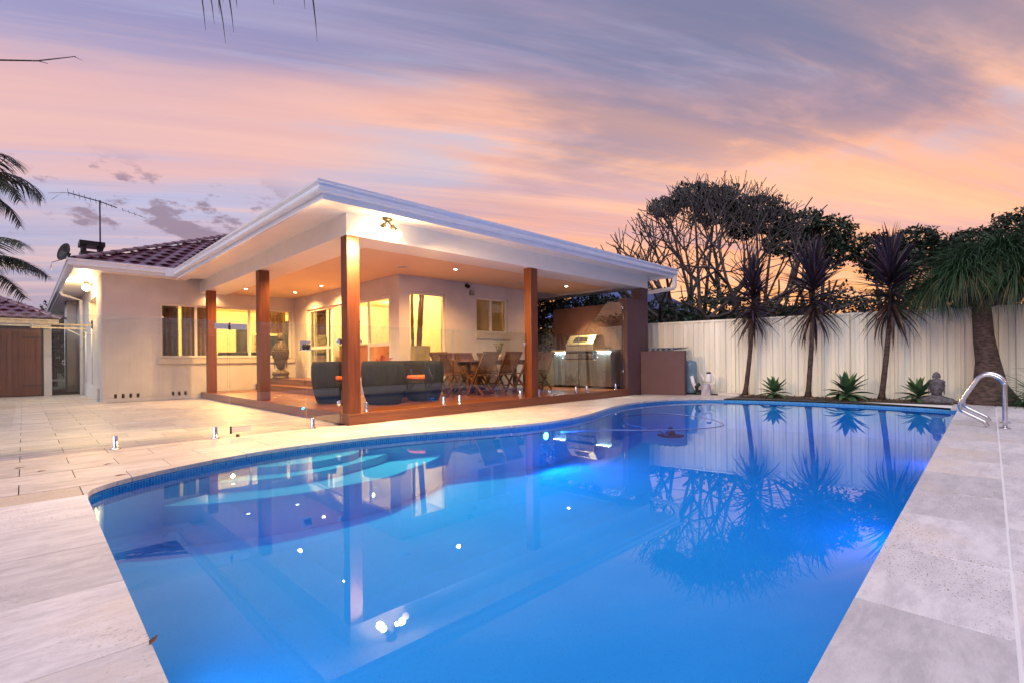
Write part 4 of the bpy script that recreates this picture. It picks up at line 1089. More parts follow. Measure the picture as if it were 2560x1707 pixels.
part('suction_hose', MB().tube([(-.05, .14, .28), (-.06, .22, .20), (-.04, .20, .10), (.0, .10, .08)], .045, 12), black, pu)
part('elbow', MB().tube([(0, .34, .46), (-.01, .30, .30), (0, .24, .16), (0, .16, .12)], .05, 12), whitep, pu)
ft = thing('filter_tank', 'blue grey pool filter tank half hidden behind the low wall', 'filter tank', (12.0, 5.72, 0))
part('tank_body', MB().lathe([(.001, .04), (.16, .04), (.17, .12), (.17, .72), (.15, .82), (.001, .86)], sides=24), surf('tank_blue', (.16, .26, .34), .35), ft)
part('tank_foot', MB().lathe([(.12, 0), (.15, 0), (.15, .05), (.12, .05)], sides=18), darkmetal, ft)
slab = thing('stone_slab', 'flat grey stone slab at the fence foot beside the pump', 'stone slab', (12.03, 4.88, 0))
part('slab_body', MB().prism([(-.10, -.38), (.34, -.30), (.30, .18), (-.06, .14)], -.01, .05), sillm, slab, .02)

# ------------------------------------------------------------------ furniture on the deck
def tub_chair():
    t = thing('tub_chair', '', 'chair', (0, 0, ZD), 0, 'rattan tub chairs round the low table')
    out = [(.29, .012), (.335, .14), (.375, .34), (.39, .52), (.385, .66), (.365, .75)]
    inn = [(.335, .755), (.325, .66), (.325, .52), (.315, .40)]
    m = MB(); a0, a1, sd_ = 52, 308, 52
    prof = out + inn
    m.lathe(prof, a0=a0, a1=a1, sides=sd_)
    nb = len(prof); base = 0
    m.f += [tuple(i * (sd_ + 1) for i in range(2, nb)), tuple(i * (sd_ + 1) + sd_ for i in range(nb - 1, 1, -1))]; m.sm += [False, False]
    part('shell', m, rattan, t, fixn=True)
    part('shell_base', MB().lathe([(.001, .012), (.285, .012), (.33, .14), (.365, .33), (.34, .395), (.001, .395)], sides=40), rattan, t)
    part('cushion', MB().lathe([(.001, .397), (.29, .397), (.312, .42), (.312, .45), (.29, .475), (.001, .485)], sides=32), orange, t)
    for k in range(4):
        a = math.pi / 4 + k * math.pi / 2; part('foot', MB().box(.22 * math.cos(a) - .02, .22 * math.sin(a) - .02, 0, .22 * math.cos(a) + .02, .22 * math.sin(a) + .02, .012), black, t)
    return t
tb = tub_chair(); tb.location = (4.05, 8.75, ZD); tb.rotation_euler.z = R(-58); tb['label'] = 'dark rattan tub chair left of the corner post with orange cushion showing'
copy_thing(tb, 'dark rattan tub chair seen from behind just right of the corner post', (4.52, 7.78, ZD), R(75))
copy_thing(tb, 'dark rattan tub chair at the right facing left towards the low table', (5.40, 7.86, ZD), R(188))
copy_thing(tb, 'dark rattan tub chair on the far side behind the pink flowers', (5.48, 8.95, ZD), R(215))
ta = thing('round_table', 'low round dark table between the tub chairs', 'table', (4.90, 8.42, ZD))
part('top', MB().lathe([(.001, .50), (.40, .50), (.41, .515), (.40, .53), (.001, .53)], sides=40), darkmetal, ta)
part('pedestal', MB().lathe([(.001, 0), (.26, 0), (.25, .02), (.05, .05), (.04, .495), (.001, .498)], sides=24), rattan, ta)
fv = thing('flower_bowl', 'bowl of bright pink flowers on the low table', 'flowers', (4.86, 8.38, ZD + .531))
part('bowl', MB().lathe([(.001, 0), (.06, 0), (.11, .10), (.10, .10), (.05, .015), (.001, .012)], sides=20), darkmetal, fv)
for k in range(34):
    a = rng.uniform(0, 6.28); rd = rng.uniform(.0, .17); zz = .20 + rng.uniform(-.05, .12) - rd * .3
    c = Vector((rd * math.cos(a), rd * math.sin(a), zz)); m = MB()
    for q in range(5):
        b_ = q * 1.256 + k; d1 = Vector((math.cos(b_), math.sin(b_), .55)).normalized(); d2 = d1.cross(Vector((0, 0, 1))).normalized() * .02
        m.add([c, c + d1 * .028 + d2, c + d1 * .05, c + d1 * .028 - d2], [(0, 1, 2, 3)])
    part('blossom', m, flower_m, fv)
part('stems', MB().tube([(0, 0, .02), (.03, 0, .2)], .006, 5).tube([(0, .02, .02), (-.06, .05, .2)], .006, 5).tube([(0, -.02, .02), (.02, -.08, .2)], .006, 5), leaf_a, fv)

def dining_chair():
    t = thing('folding_chair', '', 'chair', (0, 0, ZD), 0, 'teak folding chairs round the dining table')
    def bar(n, p0, p1, w, d, par=t):
        p0, p1 = Vector(p0), Vector(p1); z = (p1 - p0).normalized(); x = Vector((1, 0, 0)); x = (x - z * x.dot(z)); x = x.normalized() if x.length > .1 else Vector((0, 1, 0)); y = z.cross(x)
        vs = [p + x * (a * w / 2) + y * (b_ * d / 2) for p in (p0, p1) for a, b_ in ((-1, -1), (1, -1), (1, 1), (-1, 1))]
        return part(n, MB().add(vs, [(3, 2, 1, 0), (4, 5, 6, 7), (0, 1, 5, 4), (1, 2, 6, 5), (2, 3, 7, 6), (3, 0, 4, 7)]), teak, par)
    for s_ in (-1, 1):
        bar('leg', (s_ * .21, .22, .0), (s_ * .21, -.31, .89), .028, .04)       # front foot up to the back top
        bar('leg', (s_ * .175, -.26, .0), (s_ * .175, .20, .43), .028, .04)
    bk = bar('top_rail', (-.25, -.31, .885), (.25, -.31, .885), .0, .0) if False else part('top_rail', MB().box(-.245, -.335, .865, .245, -.30, .925), teak, t, .006)
    lo = part('lower_rail', MB().box(-.195, -.075, .455, .195, -.045, .495), teak, t)
    for k in range(11):
        x = -.17 + k * .034; bar('back_slat', (x, -.062, .49), (x, -.312, .87), .018, .012)
    for k in range(8):
        y = -.17 + k * .055; part('seat_slat', MB().box(-.19, y, .425, .19, y + .045, .443), teak, t)
    part('stretcher', MB().box(-.16, -.20, .10, .16, -.175, .13), teak, t); part('stretcher', MB().box(-.195, .10, .17, .195, .125, .20), teak, t)
    return t
dc = dining_chair(); dc.location = (6.87, 7.86, ZD); dc.rotation_euler.z = R(2); dc['label'] = 'teak folding chair nearest the glass joint with its back to the pool'
for x, y, a, lb in ((7.56, 7.88, -3, 'teak folding chair in the front row, middle of the three'), (8.22, 7.86, 2, 'teak folding chair in the front row partly behind the right porch post'),
                    (6.42, 8.42, -78, 'teak folding chair at the left head of the dining table'), (9.13, 8.25, 96, 'teak folding chair at the right head beside the barbecue bench'),
                    (7.48, 8.86, 181, 'teak folding chair against the house wall left of the potted plant'), (8.12, 8.87, 178, 'teak folding chair against the house wall right of the potted plant'), (6.98, 8.87, 179, 'teak folding chair against the wall at the left end of the row')):
    copy_thing(dc, lb, (x, y, ZD), R(a))
dt = thing('dining_table', 'long teak outdoor dining table under the porch', 'table', (6.62, 7.98, ZD))
for k in range(8): part('table_slat', MB().box(0, .003 + k * .075, .722, 2.2, .072 + k * .075, .75), teak if k % 2 else hardx, dt, .003)
part('apron', MB().box(.12, .06, .64, 2.08, .085, .72).box(.12, .515, .64, 2.08, .54, .72), teak, dt)
for x in (.35, 1.80):
    for y in (.10, .44): part('leg', MB().box(x, y, .0, x + .07, y + .07, .72), teak, dt, .003)
pp_ = thing('potted_plant', 'small green jade plant in a pale pot on the dining table', 'potted plant', (7.76, 8.26, ZD + .751))
part('pot', MB().lathe([(.001, 0), (.06, 0), (.075, .13), (.065, .13), (.055, .02), (.001, .02)], sides=20), surf('pot_clay', (.55, .45, .35), .6), pp_)
jade = surf('jade_leaf', (.22, .30, .06), .4, rnd=.2)
for k in range(9):
    a = k * 2.4; p = Vector((0, 0, .08)); d = Vector((math.cos(a) * .35, math.sin(a) * .35, 1)).normalized(); pts = [p]
    for i in range(4): p = p + d * .075; pts.append(p); d = (d + Vector((rng.normal(0, .25), rng.normal(0, .25), .1))).normalized()
    st2 = part('stem', MB().tube(pts, [.010, .009, .007, .006, .004], 6), bark_b, pp_)
    for p in pts[1:]:
        for i in range(4):
            b_ = rng.uniform(0, 6.28); e = Vector((math.cos(b_), math.sin(b_), .4)).normalized()
            part('leaf', MB().ball(p + e * .03, .022, .014, .007, 6, 4, rot=e.to_track_quat('X', 'Z').to_matrix()), jade, st2)

# carved head statue on the landing
def head(parent, mat, zc, w, facing, dome, dome_w, knob, rows=9, hair_stuff=True):
    "head facing -Y in local space, chin to brow centre at zc; w = face half width"
    q = Matrix.Rotation(facing, 3, 'Z')
    P = lambda x, y, z: q @ Vector((x, y, z))
    # skull and face: rings of a smooth section, nose, brows, lips and lids added
    m = MB(); ns, nr = 32, 18; vs = []
    for i in range(nr + 1):
        t_ = i / nr; z = zc - 1.35 * w + 2.55 * w * t_
        wd = w * (0.40 + .64 * math.sin(min(1, t_ * 1.25 + .10) * math.pi / 2)) * (1 if t_ < .85 else 1 - (t_ - .85) * 1.2)
        if i == 0: wd = w * .18
        for k in range(ns):
            a = 2 * math.pi * k / ns; x = math.cos(a) * wd; y = math.sin(a) * wd * 1.05
            if math.sin(a) < 0:
                fx = abs(math.cos(a)); y += .0
                tz = t_
                y -= w * .13 * math.exp(-((fx) / .13) ** 2) * math.exp(-((tz - .47) / .10) ** 2) * 1.7      # nose
                y -= w * .07 * math.exp(-((fx) / .35) ** 2) * math.exp(-((tz - .26) / .045) ** 2)         # lips
                y -= w * .06 * math.exp(-((fx) / .30) ** 2) * math.exp(-((tz - .08) / .06) ** 2)          # chin
                y += w * .12 * math.exp(-((fx - .42) / .17) ** 2) * math.exp(-((tz - .55) / .05) ** 2)    # eye sockets
                y -= w * .05 * math.exp(-((fx - .40) / .28) ** 2) * math.exp(-((tz - .64) / .03) ** 2)    # brows
            vs.append(P(x, y, z))
    fs = [(i * ns + k, i * ns + (k + 1) % ns, (i + 1) * ns + (k + 1) % ns, (i + 1) * ns + k) for i in range(nr) for k in range(ns)] + [tuple(range(ns - 1, -1, -1))]
    m.add(vs, fs, True); hd = part('face', m, mat, parent)
    for s_ in (-1, 1):
        part('eyelid', MB().ball(P(s_ * w * .40, -w * .90, zc + .07 * w), w * .20, w * .08, w * .09, 12, 8, rot=q), mat, hd)
        part('ear', MB().tube([P(s_ * w * 1.02, .1 * w, zc + .55 * w), P(s_ * w * 1.10, .12 * w, zc + .40 * w), P(s_ * w * 1.02, .1 * w, zc - .2 * w), P(s_ * w * 1.0, .05 * w, zc - .85 * w), P(s_ * w * 1.04, .0, zc - 1.15 * w)], [w * .05, w * .10, w * .07, w * .09, w * .04], 8), mat, parent)
    part('lips', MB().ball(P(0, -w * .93, zc - .70 * w), w * .24, w * .07, w * .06, 12, 6, rot=q), mat, hd)
    dm = MB(); prof = [(dome_w * math.cos(math.pi / 2 * (max(0, t_ - .35) / .65) ** 1.0) * (1 if t_ > .35 else .80 + .20 * (t_ / .35) ** .5), zc + .55 * w + dome * t_) for t_ in [i / 14 for i in range(15)]]
    prof = [(max(a, .003), z) for a, z in prof]
    hair = part('hair', dm.lathe(prof, sides=28), mat, parent)
    kb = part('topknot', MB().lathe([(knob * 1.0, zc + .60 * w + dome * .93), (knob * 1.1, zc + .60 * w + dome + knob * .5), (knob * .8, zc + .60 * w + dome + knob * 1.4), (knob * .25, zc + .60 * w + dome + knob * 1.9), (.001, zc + .60 * w + dome + knob * 2.0)], sides=20), mat, parent)
    m = MB()
    for i in range(rows):
        t_ = (i + .5) / rows * .93
        j = t_ * 14; a_, b_ = prof[int(j)], prof[min(14, int(j) + 1)]; fr = j - int(j); rd = a_[0] + (b_[0] - a_[0]) * fr; z = a_[1] + (b_[1] - a_[1]) * fr
        nn = max(6, int(2 * math.pi * rd / (dome * 1.08 / rows)))
        for k in range(nn):
            a = 2 * math.pi * (k + .5 * (i % 2)) / nn; m.ball((rd * math.cos(a), rd * math.sin(a), z), dome * .42 / rows, None, None, 6, 4)
    part('hair_curls', m, mat, hair, kind='stuff')
    return hd
sta = thing('carved_statue', 'tall dark carved head statue with curled hair on the landing steps', 'statue', (5.06, 14.2, .466))
part('pedestal', MB().lathe([(.001, 0), (.215, 0), (.215, .035), (.19, .05), (.20, .09), (.001, .09)], sides=28), bronze, sta)
m = MB()
for k in range(14):
    a = 2 * math.pi * k / 14; m.ball((.19 * math.cos(a), .19 * math.sin(a), .135), .055, .03, .05, 8, 6, rot=Matrix.Rotation(a + math.pi / 2, 3, 'Z'))
part('lotus_ring', m.lathe([(.16, .09), (.205, .10), (.20, .15), (.17, .20), (.12, .23), (.001, .235)], sides=28), bronze, sta)
head(sta, bronze, .44, .150, R(-14), .56, .212, .085, 11)
bu = thing('stone_bust', 'weathered grey stone bust with closed eyes behind the pool corner', 'statue', (12.55, 1.02, 0), R(0))
m = MB(); m.lathe([(.001, 0), (.29, 0), (.29, .045), (.24, .09), (.12, .125), (.08, .15), (.08, .24)], sides=28, sx=.62, sy=1)
part('shoulders', m, stone_s, bu)
head(bu, stone_s, .30, .118, R(-70), .11, .130, .060, 5)

# ------------------------------------------------------------------ sheet metal boundary fences
def metal_fence(p0, p1, label, z1=1.86, ribs=True, lattice=False, z0=-.08, plen=2.36, flip=False, stuff_ribs=False):
    p0, p1 = Vector(p0), Vector(p1); L = (p1 - p0).length; a = math.atan2((p1 - p0).y, (p1 - p0).x)
    t = thing('metal_fence', label, 'fence', (p0.x, p0.y, 0), a)
    sg = -1 if flip else 1; n = int(math.ceil(L / plen))
    for i in range(n):
        x0 = i * plen; x1 = min(L, x0 + plen); vs = []; xs = x0 + .03; k = 0; pts = []
        per = .262
        while xs < x1 - .03:
            for dx, dy in ((0, 0), (.072, 0), (.080, .012), (.092, .012), (.100, 0), (.165, 0), (.177, .045), (.222, .045), (.234, 0)):
                if xs + dx < x1 - .03: pts.append((xs + dx, dy * sg))
            for dx in (.07, .09): pass
            xs += per
        pts.append((x1 - .03, 0))
        for x, y in pts: vs += [(x, y, z0), (x, y, z1 - .02)]
        sh_ = part('fence_sheet', MB().add(vs, [(2 * k, 2 * k + 2, 2 * k + 3, 2 * k + 1) for k in range(len(pts) - 1)]), fence_m, t)
        part('top_rail', MB().box(x0 + .03, -.03, z1 - .045, x1 - .03, .035, z1), fence_m, t)
        part('post', MB().box(x0 - .03, -.035, z0, x0 + .03, .04, z1 + .002), fence_m, t)
        if lattice:
            lt = MB(); zt = z1 + .32
            m_ = int((x1 - x0) / .10)
            for k in range(m_):
                xa = x0 + .05 + k * .10
                for s2 in (1, -1):
                    for hh in range(3):
                        zc = z1 + .02 + hh * .10
                        q0 = Vector((xa, s2 * .004, zc)); q1 = Vector((xa + .10 * 1, s2 * .004, zc + .10)) if s2 > 0 else Vector((xa + .10, s2 * .004, zc)); q1 = q1 if s2 > 0 else q1
                        if s2 < 0: q0 = Vector((xa, s2 * .004, zc + .10))
                        d = (q1 - q0).normalized(); nn = Vector((-d.z, 0, d.x)) * .016
                        lt.add([q0 + nn, q1 + nn, q1 - nn, q0 - nn], [(0, 1, 2, 3)])
            part('lattice', lt, fence_m, t, kind='stuff'); part('lattice_rail', MB().box(x0 + .03, -.02, zt, x1 - .03, .02, zt + .04), fence_m, t)
    part('post', MB().box(L - .03, -.035, z0, L + .03, .04, z1 + .002), fence_m, t)
    return t
metal_fence((10.55, 16.4), (13.92, -2.45), 'long cream ribbed metal fence behind the pool garden', flip=True)
metal_fence((-6.5, -3.6), (13.7, -3.6), 'cream ribbed metal fence with lattice top mirrored in the glass', z1=1.75, lattice=True)
# garden bed
gb = sheet('garden_bed', [(11.96, 2.0), (12.36, -1.5), (13.78, -2.3), (12.28, 6.7), (11.95, 6.7), (11.9, 5.2), (11.86, 4.6)], [], -.002, soil)
pebm = surf('mulch', (.16, .10, .07), .95, var=.4, rnd=.3)
m = MB()
for k in range(1500):
    t_ = rng.uniform(0, 1); y = -1.9 + 6.6 * t_; x = 12.05 + .18 * (4.7 - y) * .5 + abs(rng.normal(0, .35)); s_ = rng.uniform(.008, .026)
    if x > 12.60 + .1786 * (4.95 - y) - .06 or x < 11.93 + (.09 * max(0, 2 - y)): continue
    rt2 = Euler((rng.uniform(0, 3), rng.uniform(0, 3), rng.uniform(0, 3))).to_matrix(); m.box(-s_, -s_ * .5, -s_ * .3, s_, s_ * .5, s_ * .3); 
    for i in range(-8, 0): v = rt2 @ Vector(m.v[i]); m.v[i] = (v.x + x, v.y + y, v.z + .004)
part('mulch', m, pebm, None, kind='stuff', label='bark chips and dry leaves over the garden bed')

# ------------------------------------------------------------------ plants
def blade(L, w, droop, segs=6, fold=.25, tipw=.05, peak=.35, curl=0):
    "leaf along +X with keel, drooping in -Z"
    vs = []; p = Vector((0, 0, 0)); a = 0
    for i in range(segs + 1):
        t_ = i / segs; ww = w * (.35 + .65 * math.sin(min(1, t_ / peak) * math.pi / 2)) if t_ < peak else w * (1 - ((t_ - peak) / (1 - peak)) ** 1.7 * (1 - tipw))
        vs += [(p.x, -ww / 2, p.z + ww * fold), (p.x, 0, p.z), (p.x, ww / 2, p.z + ww * fold)]
        a = droop * t_ ** 1.4 + curl * t_; p = p + Vector((math.cos(a), 0, -math.sin(a))) * (L / segs)
    fs = []
    for i in range(segs):
        o = i * 3; fs += [(o, o + 1, o + 4, o + 3), (o + 1, o + 2, o + 5, o + 4)]
    return MB().add(vs, fs, True)
cl_me = [blade(.90, .055, d, 6, .22, peak=.3).mesh('leaf') for d in (.15, .4, .75, 1.1)]
for me in cl_me: me.materials.append(leaf_c)
cl_dry = [blade(.86, .052, d, 6, .25, peak=.3).mesh('leaf') for d in (.5, .9)]
for me in cl_dry: me.materials.append(leaf_cd)
def place_leaf(me, parent, base, az, el, roll=0, sc=1, name='leaf'):
    o = bpy.data.objects.new(name, me); COL.objects.link(o); o.parent = parent
    o.matrix_basis = Matrix.Translation(base) @ (Matrix.Rotation(az, 4, 'Z') @ Matrix.Rotation(-el, 4, 'Y') @ Matrix.Rotation(roll, 4, 'X')) @ Matrix.Scale(sc, 4)
def cordyline(x, y, top, label, stem_h, spread, bend):
    t = thing('cabbage_tree', label, 'palm like tree', (x, y, 0), 0, 'purple leaved trees along the fence')
    tx, ty, tz = top[0] - x, top[1] - y, top[2]
    pts = []; n = 12
    for i in range(n + 1):
        s_ = i / n; pts.append(Vector((tx * (s_ + bend * math.sin(math.pi * s_)), ty * (s_ + bend * math.sin(math.pi * s_)), tz * s_)))
    part('trunk', MB().tube(pts, [.080 if i == 0 else .052 - .012 * i / n + .003 * (i % 2) for i in range(n + 1)], 12), bark_b, t)
    T = pts[-1]; N = 200
    for i in range(N):
        s_ = i / N; h = stem_h * s_; el = R(-66 + 152 * s_ ** .70) + rng.normal(0, .10); az = i * 2.39996 + rng.normal(0, .15)
        dry = s_ < .18 and rng.random() < .7
        k = min(3, max(0, int(rng.normal(1.6 if s_ < .6 else .6, .7))))
        place_leaf(cl_dry[i % 2] if dry else cl_me[k], t, T + Vector((math.cos(az) * .02, math.sin(az) * .02, -.10 + h)), az, el, rng.normal(0, .3), rng.uniform(.82, 1.12) * spread)
    part('stem_top', MB().tube([T, T + Vector((0, 0, stem_h))], [.045, .02], 8), bark_b, t)
cordyline(12.28, 4.49, (12.36, 4.32, 1.92), 'purple leaved tree nearest the low wall, leftmost of three', .95, .86, .10)
cordyline(12.45, 3.20, (12.50, 3.08, 1.95), 'purple leaved tree in the middle of the three', 1.0, .95, .03)
cordyline(12.64, 1.90, (12.72, 1.74, 1.95), 'purple leaved tree beside the agave, rightmost of three', .95, .95, .06)
ag_me = [blade(.42, .105, d, 6, .22, peak=.5, tipw=.02).mesh('leaf') for d in (-.1, .25, .6, .95)]
ag_y = [blade(.36, .085, d, 6, .3, peak=.45, tipw=.02).mesh('leaf') for d in (-.1, .1)]
for me in ag_me: me.materials.append(leaf_a)
for me in ag_y: me.materials.append(leaf_ay)
def agave(x, y, label, sc=1, n=30):
    t = thing('agave', label, 'agave plant', (x, y, 0), rng.uniform(0, 6), 'agaves along the fence foot')
    part('stem', MB().tube([(0, 0, -.02), (0, 0, .12 * sc)], [.05, .035], 8), leaf_a, t)
    for i in range(n):
        s_ = i / n; el = R(-12 + 92 * s_ ** 1.15) + rng.normal(0, .06); az = i * 2.39996
        me = ag_y[i % 2] if s_ > .86 else ag_me[min(3, max(0, int((1 - s_) * 3.6 + rng.normal(0, .5))))]
        place_leaf(me, t, Vector((0, 0, (.05 + .10 * s_) * sc)), az, el, rng.normal(0, .1), sc * rng.uniform(.85, 1.1))
agave(12.20, 3.82, 'green agave rosette between the left and middle purple trees', .95)
agave(12.38, 2.45, 'largest green agave between the middle and right purple trees', 1.22, 34)
agave(12.62, 1.30, 'green agave half hidden behind the stone bust', 1.0)
# weeping ponytail palm at the right
po = thing('ponytail_palm', 'thick trunked tree with a weeping mop of thin green leaves at the right edge', 'tree', (12.80, .28, 0))
pts = [(0, 0, -.02), (0, 0, .10), (.0, .0, .35), (-.02, .03, .8), (-.05, .08, 1.25), (-.06, .10, 1.7), (-.05, .12, 2.0)]
part('trunk', MB().tube(pts, [.48, .40, .24, .175, .15, .14, .12], 20), bark_b, po)
heads = [(-.10, .12, 2.50), (.25, -.55, 2.40), (-.15, .72, 2.15), (.35, .35, 2.50), (-.3, -.35, 2.2), (.1, -.95, 2.5), (-.35, .35, 2.35), (.0, -.2, 2.65)]
for h in heads:
    part('branch', MB().tube([(-.05, .11, 1.85), ((h[0] - .05) / 2, (h[1] + .1) / 2, 2.0), h], [.10, .08, .06], 8), bark_b, po)
def strands(parent, name, centers, n, L0, L1, w, mat, up=.9, segs=6, drop=1.0):
    m = MB(); vs = []; fs = []
    for c in centers:
        for i in range(n):
            az = rng.uniform(0, 6.283); el = rng.uniform(-.2, 1.35) * up; L = rng.uniform(L0, L1); p = Vector(c); d = Vector((math.cos(az) * math.cos(el), math.sin(az) * math.cos(el), math.sin(el)))
            sd_ = Vector((-math.sin(az), math.cos(az), rng.normal(0, .4))).normalized() * w / 2; o = len(vs)
            for k in range(segs + 1):
                q = 1 - (k / segs) ** 1.5 * .92; vs += [p - sd_ * q, p + sd_ * q]
                d = (d + Vector((0, 0, -.42 * drop * (.4 + k / segs)))).normalized(); p = p + d * (L / segs)
            fs += [(o + 2 * k, o + 2 * k + 1, o + 2 * k + 3, o + 2 * k + 2) for k in range(segs)]
    m.add(vs, fs, False); return part(name, m, mat, parent, kind='stuff')
strands(po, 'leaf_mop', heads, 800, .65, 1.02, .019, leaf_p, 1.0)
strands(po, 'dry_leaves', heads, 70, .8, 1.2, .014, leaf_pd, .3)
sp = thing('strappy_plant', 'dark green strappy plant spilling at the right edge behind the handrail', 'plant', (12.35, -.60, 0))
strands(sp, 'leaf_mass', [(0, 0, .05), (.1, .25, .05), (-.1, -.35, .05), (.3, -.1, .1)], 150, .6, 1.0, .03, leaf_p, 1.1, drop=.7)
part('crown_base', MB().ball((0.05, 0, .03), .14, .2, .07), bark_b, sp)
# handrail
hr = thing('pool_handrail', 'bent stainless steel handrail with two tubes standing on the coping', 'handrail', (8.66, 0, 0))
def rail(x, parent):
    P = [(0.06, .0), (.06, .50), (.07, .56), (.10, .615), (.16, .655), (.22, .665), (.28, .64), (.33, .58), (.46, .33), (.475, .28), (.47, .23), (.44, .185), (.26, .08), (.235, .055), (.215, .015)]
    c = catmull([(p[0], p[1]) for p in P], 4)
    return part('rail_tube', MB().tube([(x - 8.66, a, b_) for a, b_ in c], .0235, 14), steel, parent)
for x in (8.66, 9.36):
    rl = rail(x, hr); part('flange', MB().lathe([(.024, .0), (.055, .0), (.05, .012), (.024, .018)], c=(x - 8.66, .06, .001), sides=20), steel, rl)
# pool cleaner with its floating hose
clr = thing('pool_cleaner', 'dark round suction cleaner on the pool floor below its hose', 'pool cleaner', (9.30, 4.86, FLOOR))
part('skirt', MB().lathe([(.001, .02), (.24, .004), (.25, .012), (.06, .05), (.001, .05)], sides=28), cleaner_m, clr)
m = MB()
for k in range(26): a = 2 * math.pi * k / 26; m.ball((.24 * math.cos(a), .24 * math.sin(a), .014), .022, .010, .012, 6, 4, rot=Matrix.Rotation(a, 3, 'Z'))
part('fins', m, cleaner_m, clr, kind='stuff')
part('body', MB().lathe([(.001, .05), (.09, .05), (.07, .12), (.035, .18), (.001, .19)], sides=18), cleaner_m, clr)
hz_ = [(5.60, 4.66, -.15), (5.72, 4.1, -.085), (6.15, 3.5, -.078), (6.75, 3.06, -.078), (7.3, 2.98, -.078), (7.85, 3.42, -.078), (8.15, 4.05, -.078), (8.05, 4.55, -.085), (7.45, 4.75, -.10), (6.85, 4.35, -.12), (6.95, 3.85, -.2), (8.1, 4.3, -.45), (9.1, 4.8, -.5), (9.30, 4.86, FLOOR + .19)]
def catmull3(pts, n=6):
    out = []
    for i in range(len(pts) - 1):
        p0 = pts[max(i - 1, 0)]; p1 = pts[i]; p2 = pts[i + 1]; p3 = pts[min(i + 2, len(pts) - 1)]
        for k in range(n):
            t = k / n
            out.append(tuple(.5 * ((2 * p1[j]) + (-p0[j] + p2[j]) * t + (2 * p0[j] - 5 * p1[j] + 4 * p2[j] - p3[j]) * t * t + (-p0[j] + 3 * p1[j] - 3 * p2[j] + p3[j]) * t ** 3) for j in (0, 1, 2)))
    out.append(pts[-1]); return out
part('hose', MB().tube(catmull3(hz_), .012, 8), hose_m, clr).matrix_parent_inverse = Matrix.Translation((-9.30, -4.86, -FLOOR))
# fallen leaves
for (x, y, a, l), lb in zip(((-.068, 6.19, .3, .09), (.074, 5.87, .1, .07), (.509, 5.80, .4, .09), (.519, 5.165, -.2, .10), (.285, 1.98, 1.0, .06)),
        ('curled brown leaf on the paving nearest the left image edge', 'small brown leaf on the paving right of the leftmost leaf', 'thin brown leaf on the paving below the first spigot', 'brown leaf lying close to the far coping edge', 'dry curled leaf caught on the left coping edge at the water')):
    t = thing('fallen_leaf', lb, 'leaf', (x, y, .004), a, 'dry leaves fallen round the pool')
    part('leaf_blade', MB().add([(0, 0, 0), (l * .3, .010, .006), (l, 0, .004), (l * .3, -.010, .003), (l * .3, 0, .0)], [(0, 4, 1), (1, 4, 2), (2, 4, 3), (3, 4, 0)]), leafbrown, t)

# ------------------------------------------------------------------ trees beyond the fence
def leaf_cloud(parent, name, blobs, n, s0, s1, mat):
    C_ = []; 
    for (cx, cy, cz, rx, ry, rz) in blobs:
        nn = int(n * (rx * ry * rz) ** (2 / 3) / .45)
        d = rng.normal(size=(nn, 3)); d /= np.linalg.norm(d, axis=1)[:, None]; rad = rng.uniform(.45, 1.0, nn) ** .5
        lump = 1 + .22 * np.sin(d[:, 0] * 7 + cx) * np.sin(d[:, 1] * 6 + cy) + .15 * np.sin(d[:, 2] * 11 + cz)
        C_.append(np.array([cx, cy, cz]) + d * (rad * lump)[:, None] * np.array([rx, ry, rz]))
    C_ = np.concatenate(C_); N = len(C_); a = rng.normal(size=(N, 3)); a /= np.linalg.norm(a, axis=1)[:, None]
    b_ = np.cross(a, rng.normal(size=(N, 3))); b_ /= np.linalg.norm(b_, axis=1)[:, None]; s_ = rng.uniform(s0, s1, N)[:, None]
    V = np.stack([C_ - a * s_, C_ + b_ * s_ * .45, C_ + a * s_, C_ - b_ * s_ * .45], 1).reshape(-1, 3)
    me = bpy.data.meshes.new(name); me.vertices.add(len(V)); me.vertices.foreach_set('co', V.ravel()); me.loops.add(4 * N); me.loops.foreach_set('vertex_index', np.arange(4 * N, dtype=np.int32))
    me.polygons.add(N); me.polygons.foreach_set('loop_start', np.arange(0, 4 * N, 4, dtype=np.int32)); me.polygons.foreach_set('loop_total', np.full(N, 4, np.int32)); me.update(); me.validate()
    return link(name, me, mat, parent, kind='stuff')
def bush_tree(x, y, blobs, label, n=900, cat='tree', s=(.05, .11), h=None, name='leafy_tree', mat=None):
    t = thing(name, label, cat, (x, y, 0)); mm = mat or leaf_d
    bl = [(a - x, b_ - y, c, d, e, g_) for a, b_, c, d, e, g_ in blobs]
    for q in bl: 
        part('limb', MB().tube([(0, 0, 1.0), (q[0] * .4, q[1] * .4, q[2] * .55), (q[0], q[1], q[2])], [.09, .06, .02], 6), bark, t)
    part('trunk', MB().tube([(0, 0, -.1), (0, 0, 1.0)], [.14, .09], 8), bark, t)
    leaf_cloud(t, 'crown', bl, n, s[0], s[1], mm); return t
bush_tree(18.6, 8.4, [(18.39, 8.53, 7.15, .75, .8, .42), (18.99, 7.94, 7.0, .8, .8, .45), (17.62, 9.3, 6.7, .62, .7, .38), (19.2, 8.1, 6.6, .8, .9, .5)], 'tall evergreen tree rising behind the bare frangipani', 1500)
bush_tree(20.2, 6.8, [(20.08, 6.86, 6.55, 1.0, .9, .50), (19.75, 7.19, 6.0, .8, .8, .5), (20.6, 6.4, 6.1, .7, .7, .5)], 'evergreen crown right of the bare frangipani', 1500)
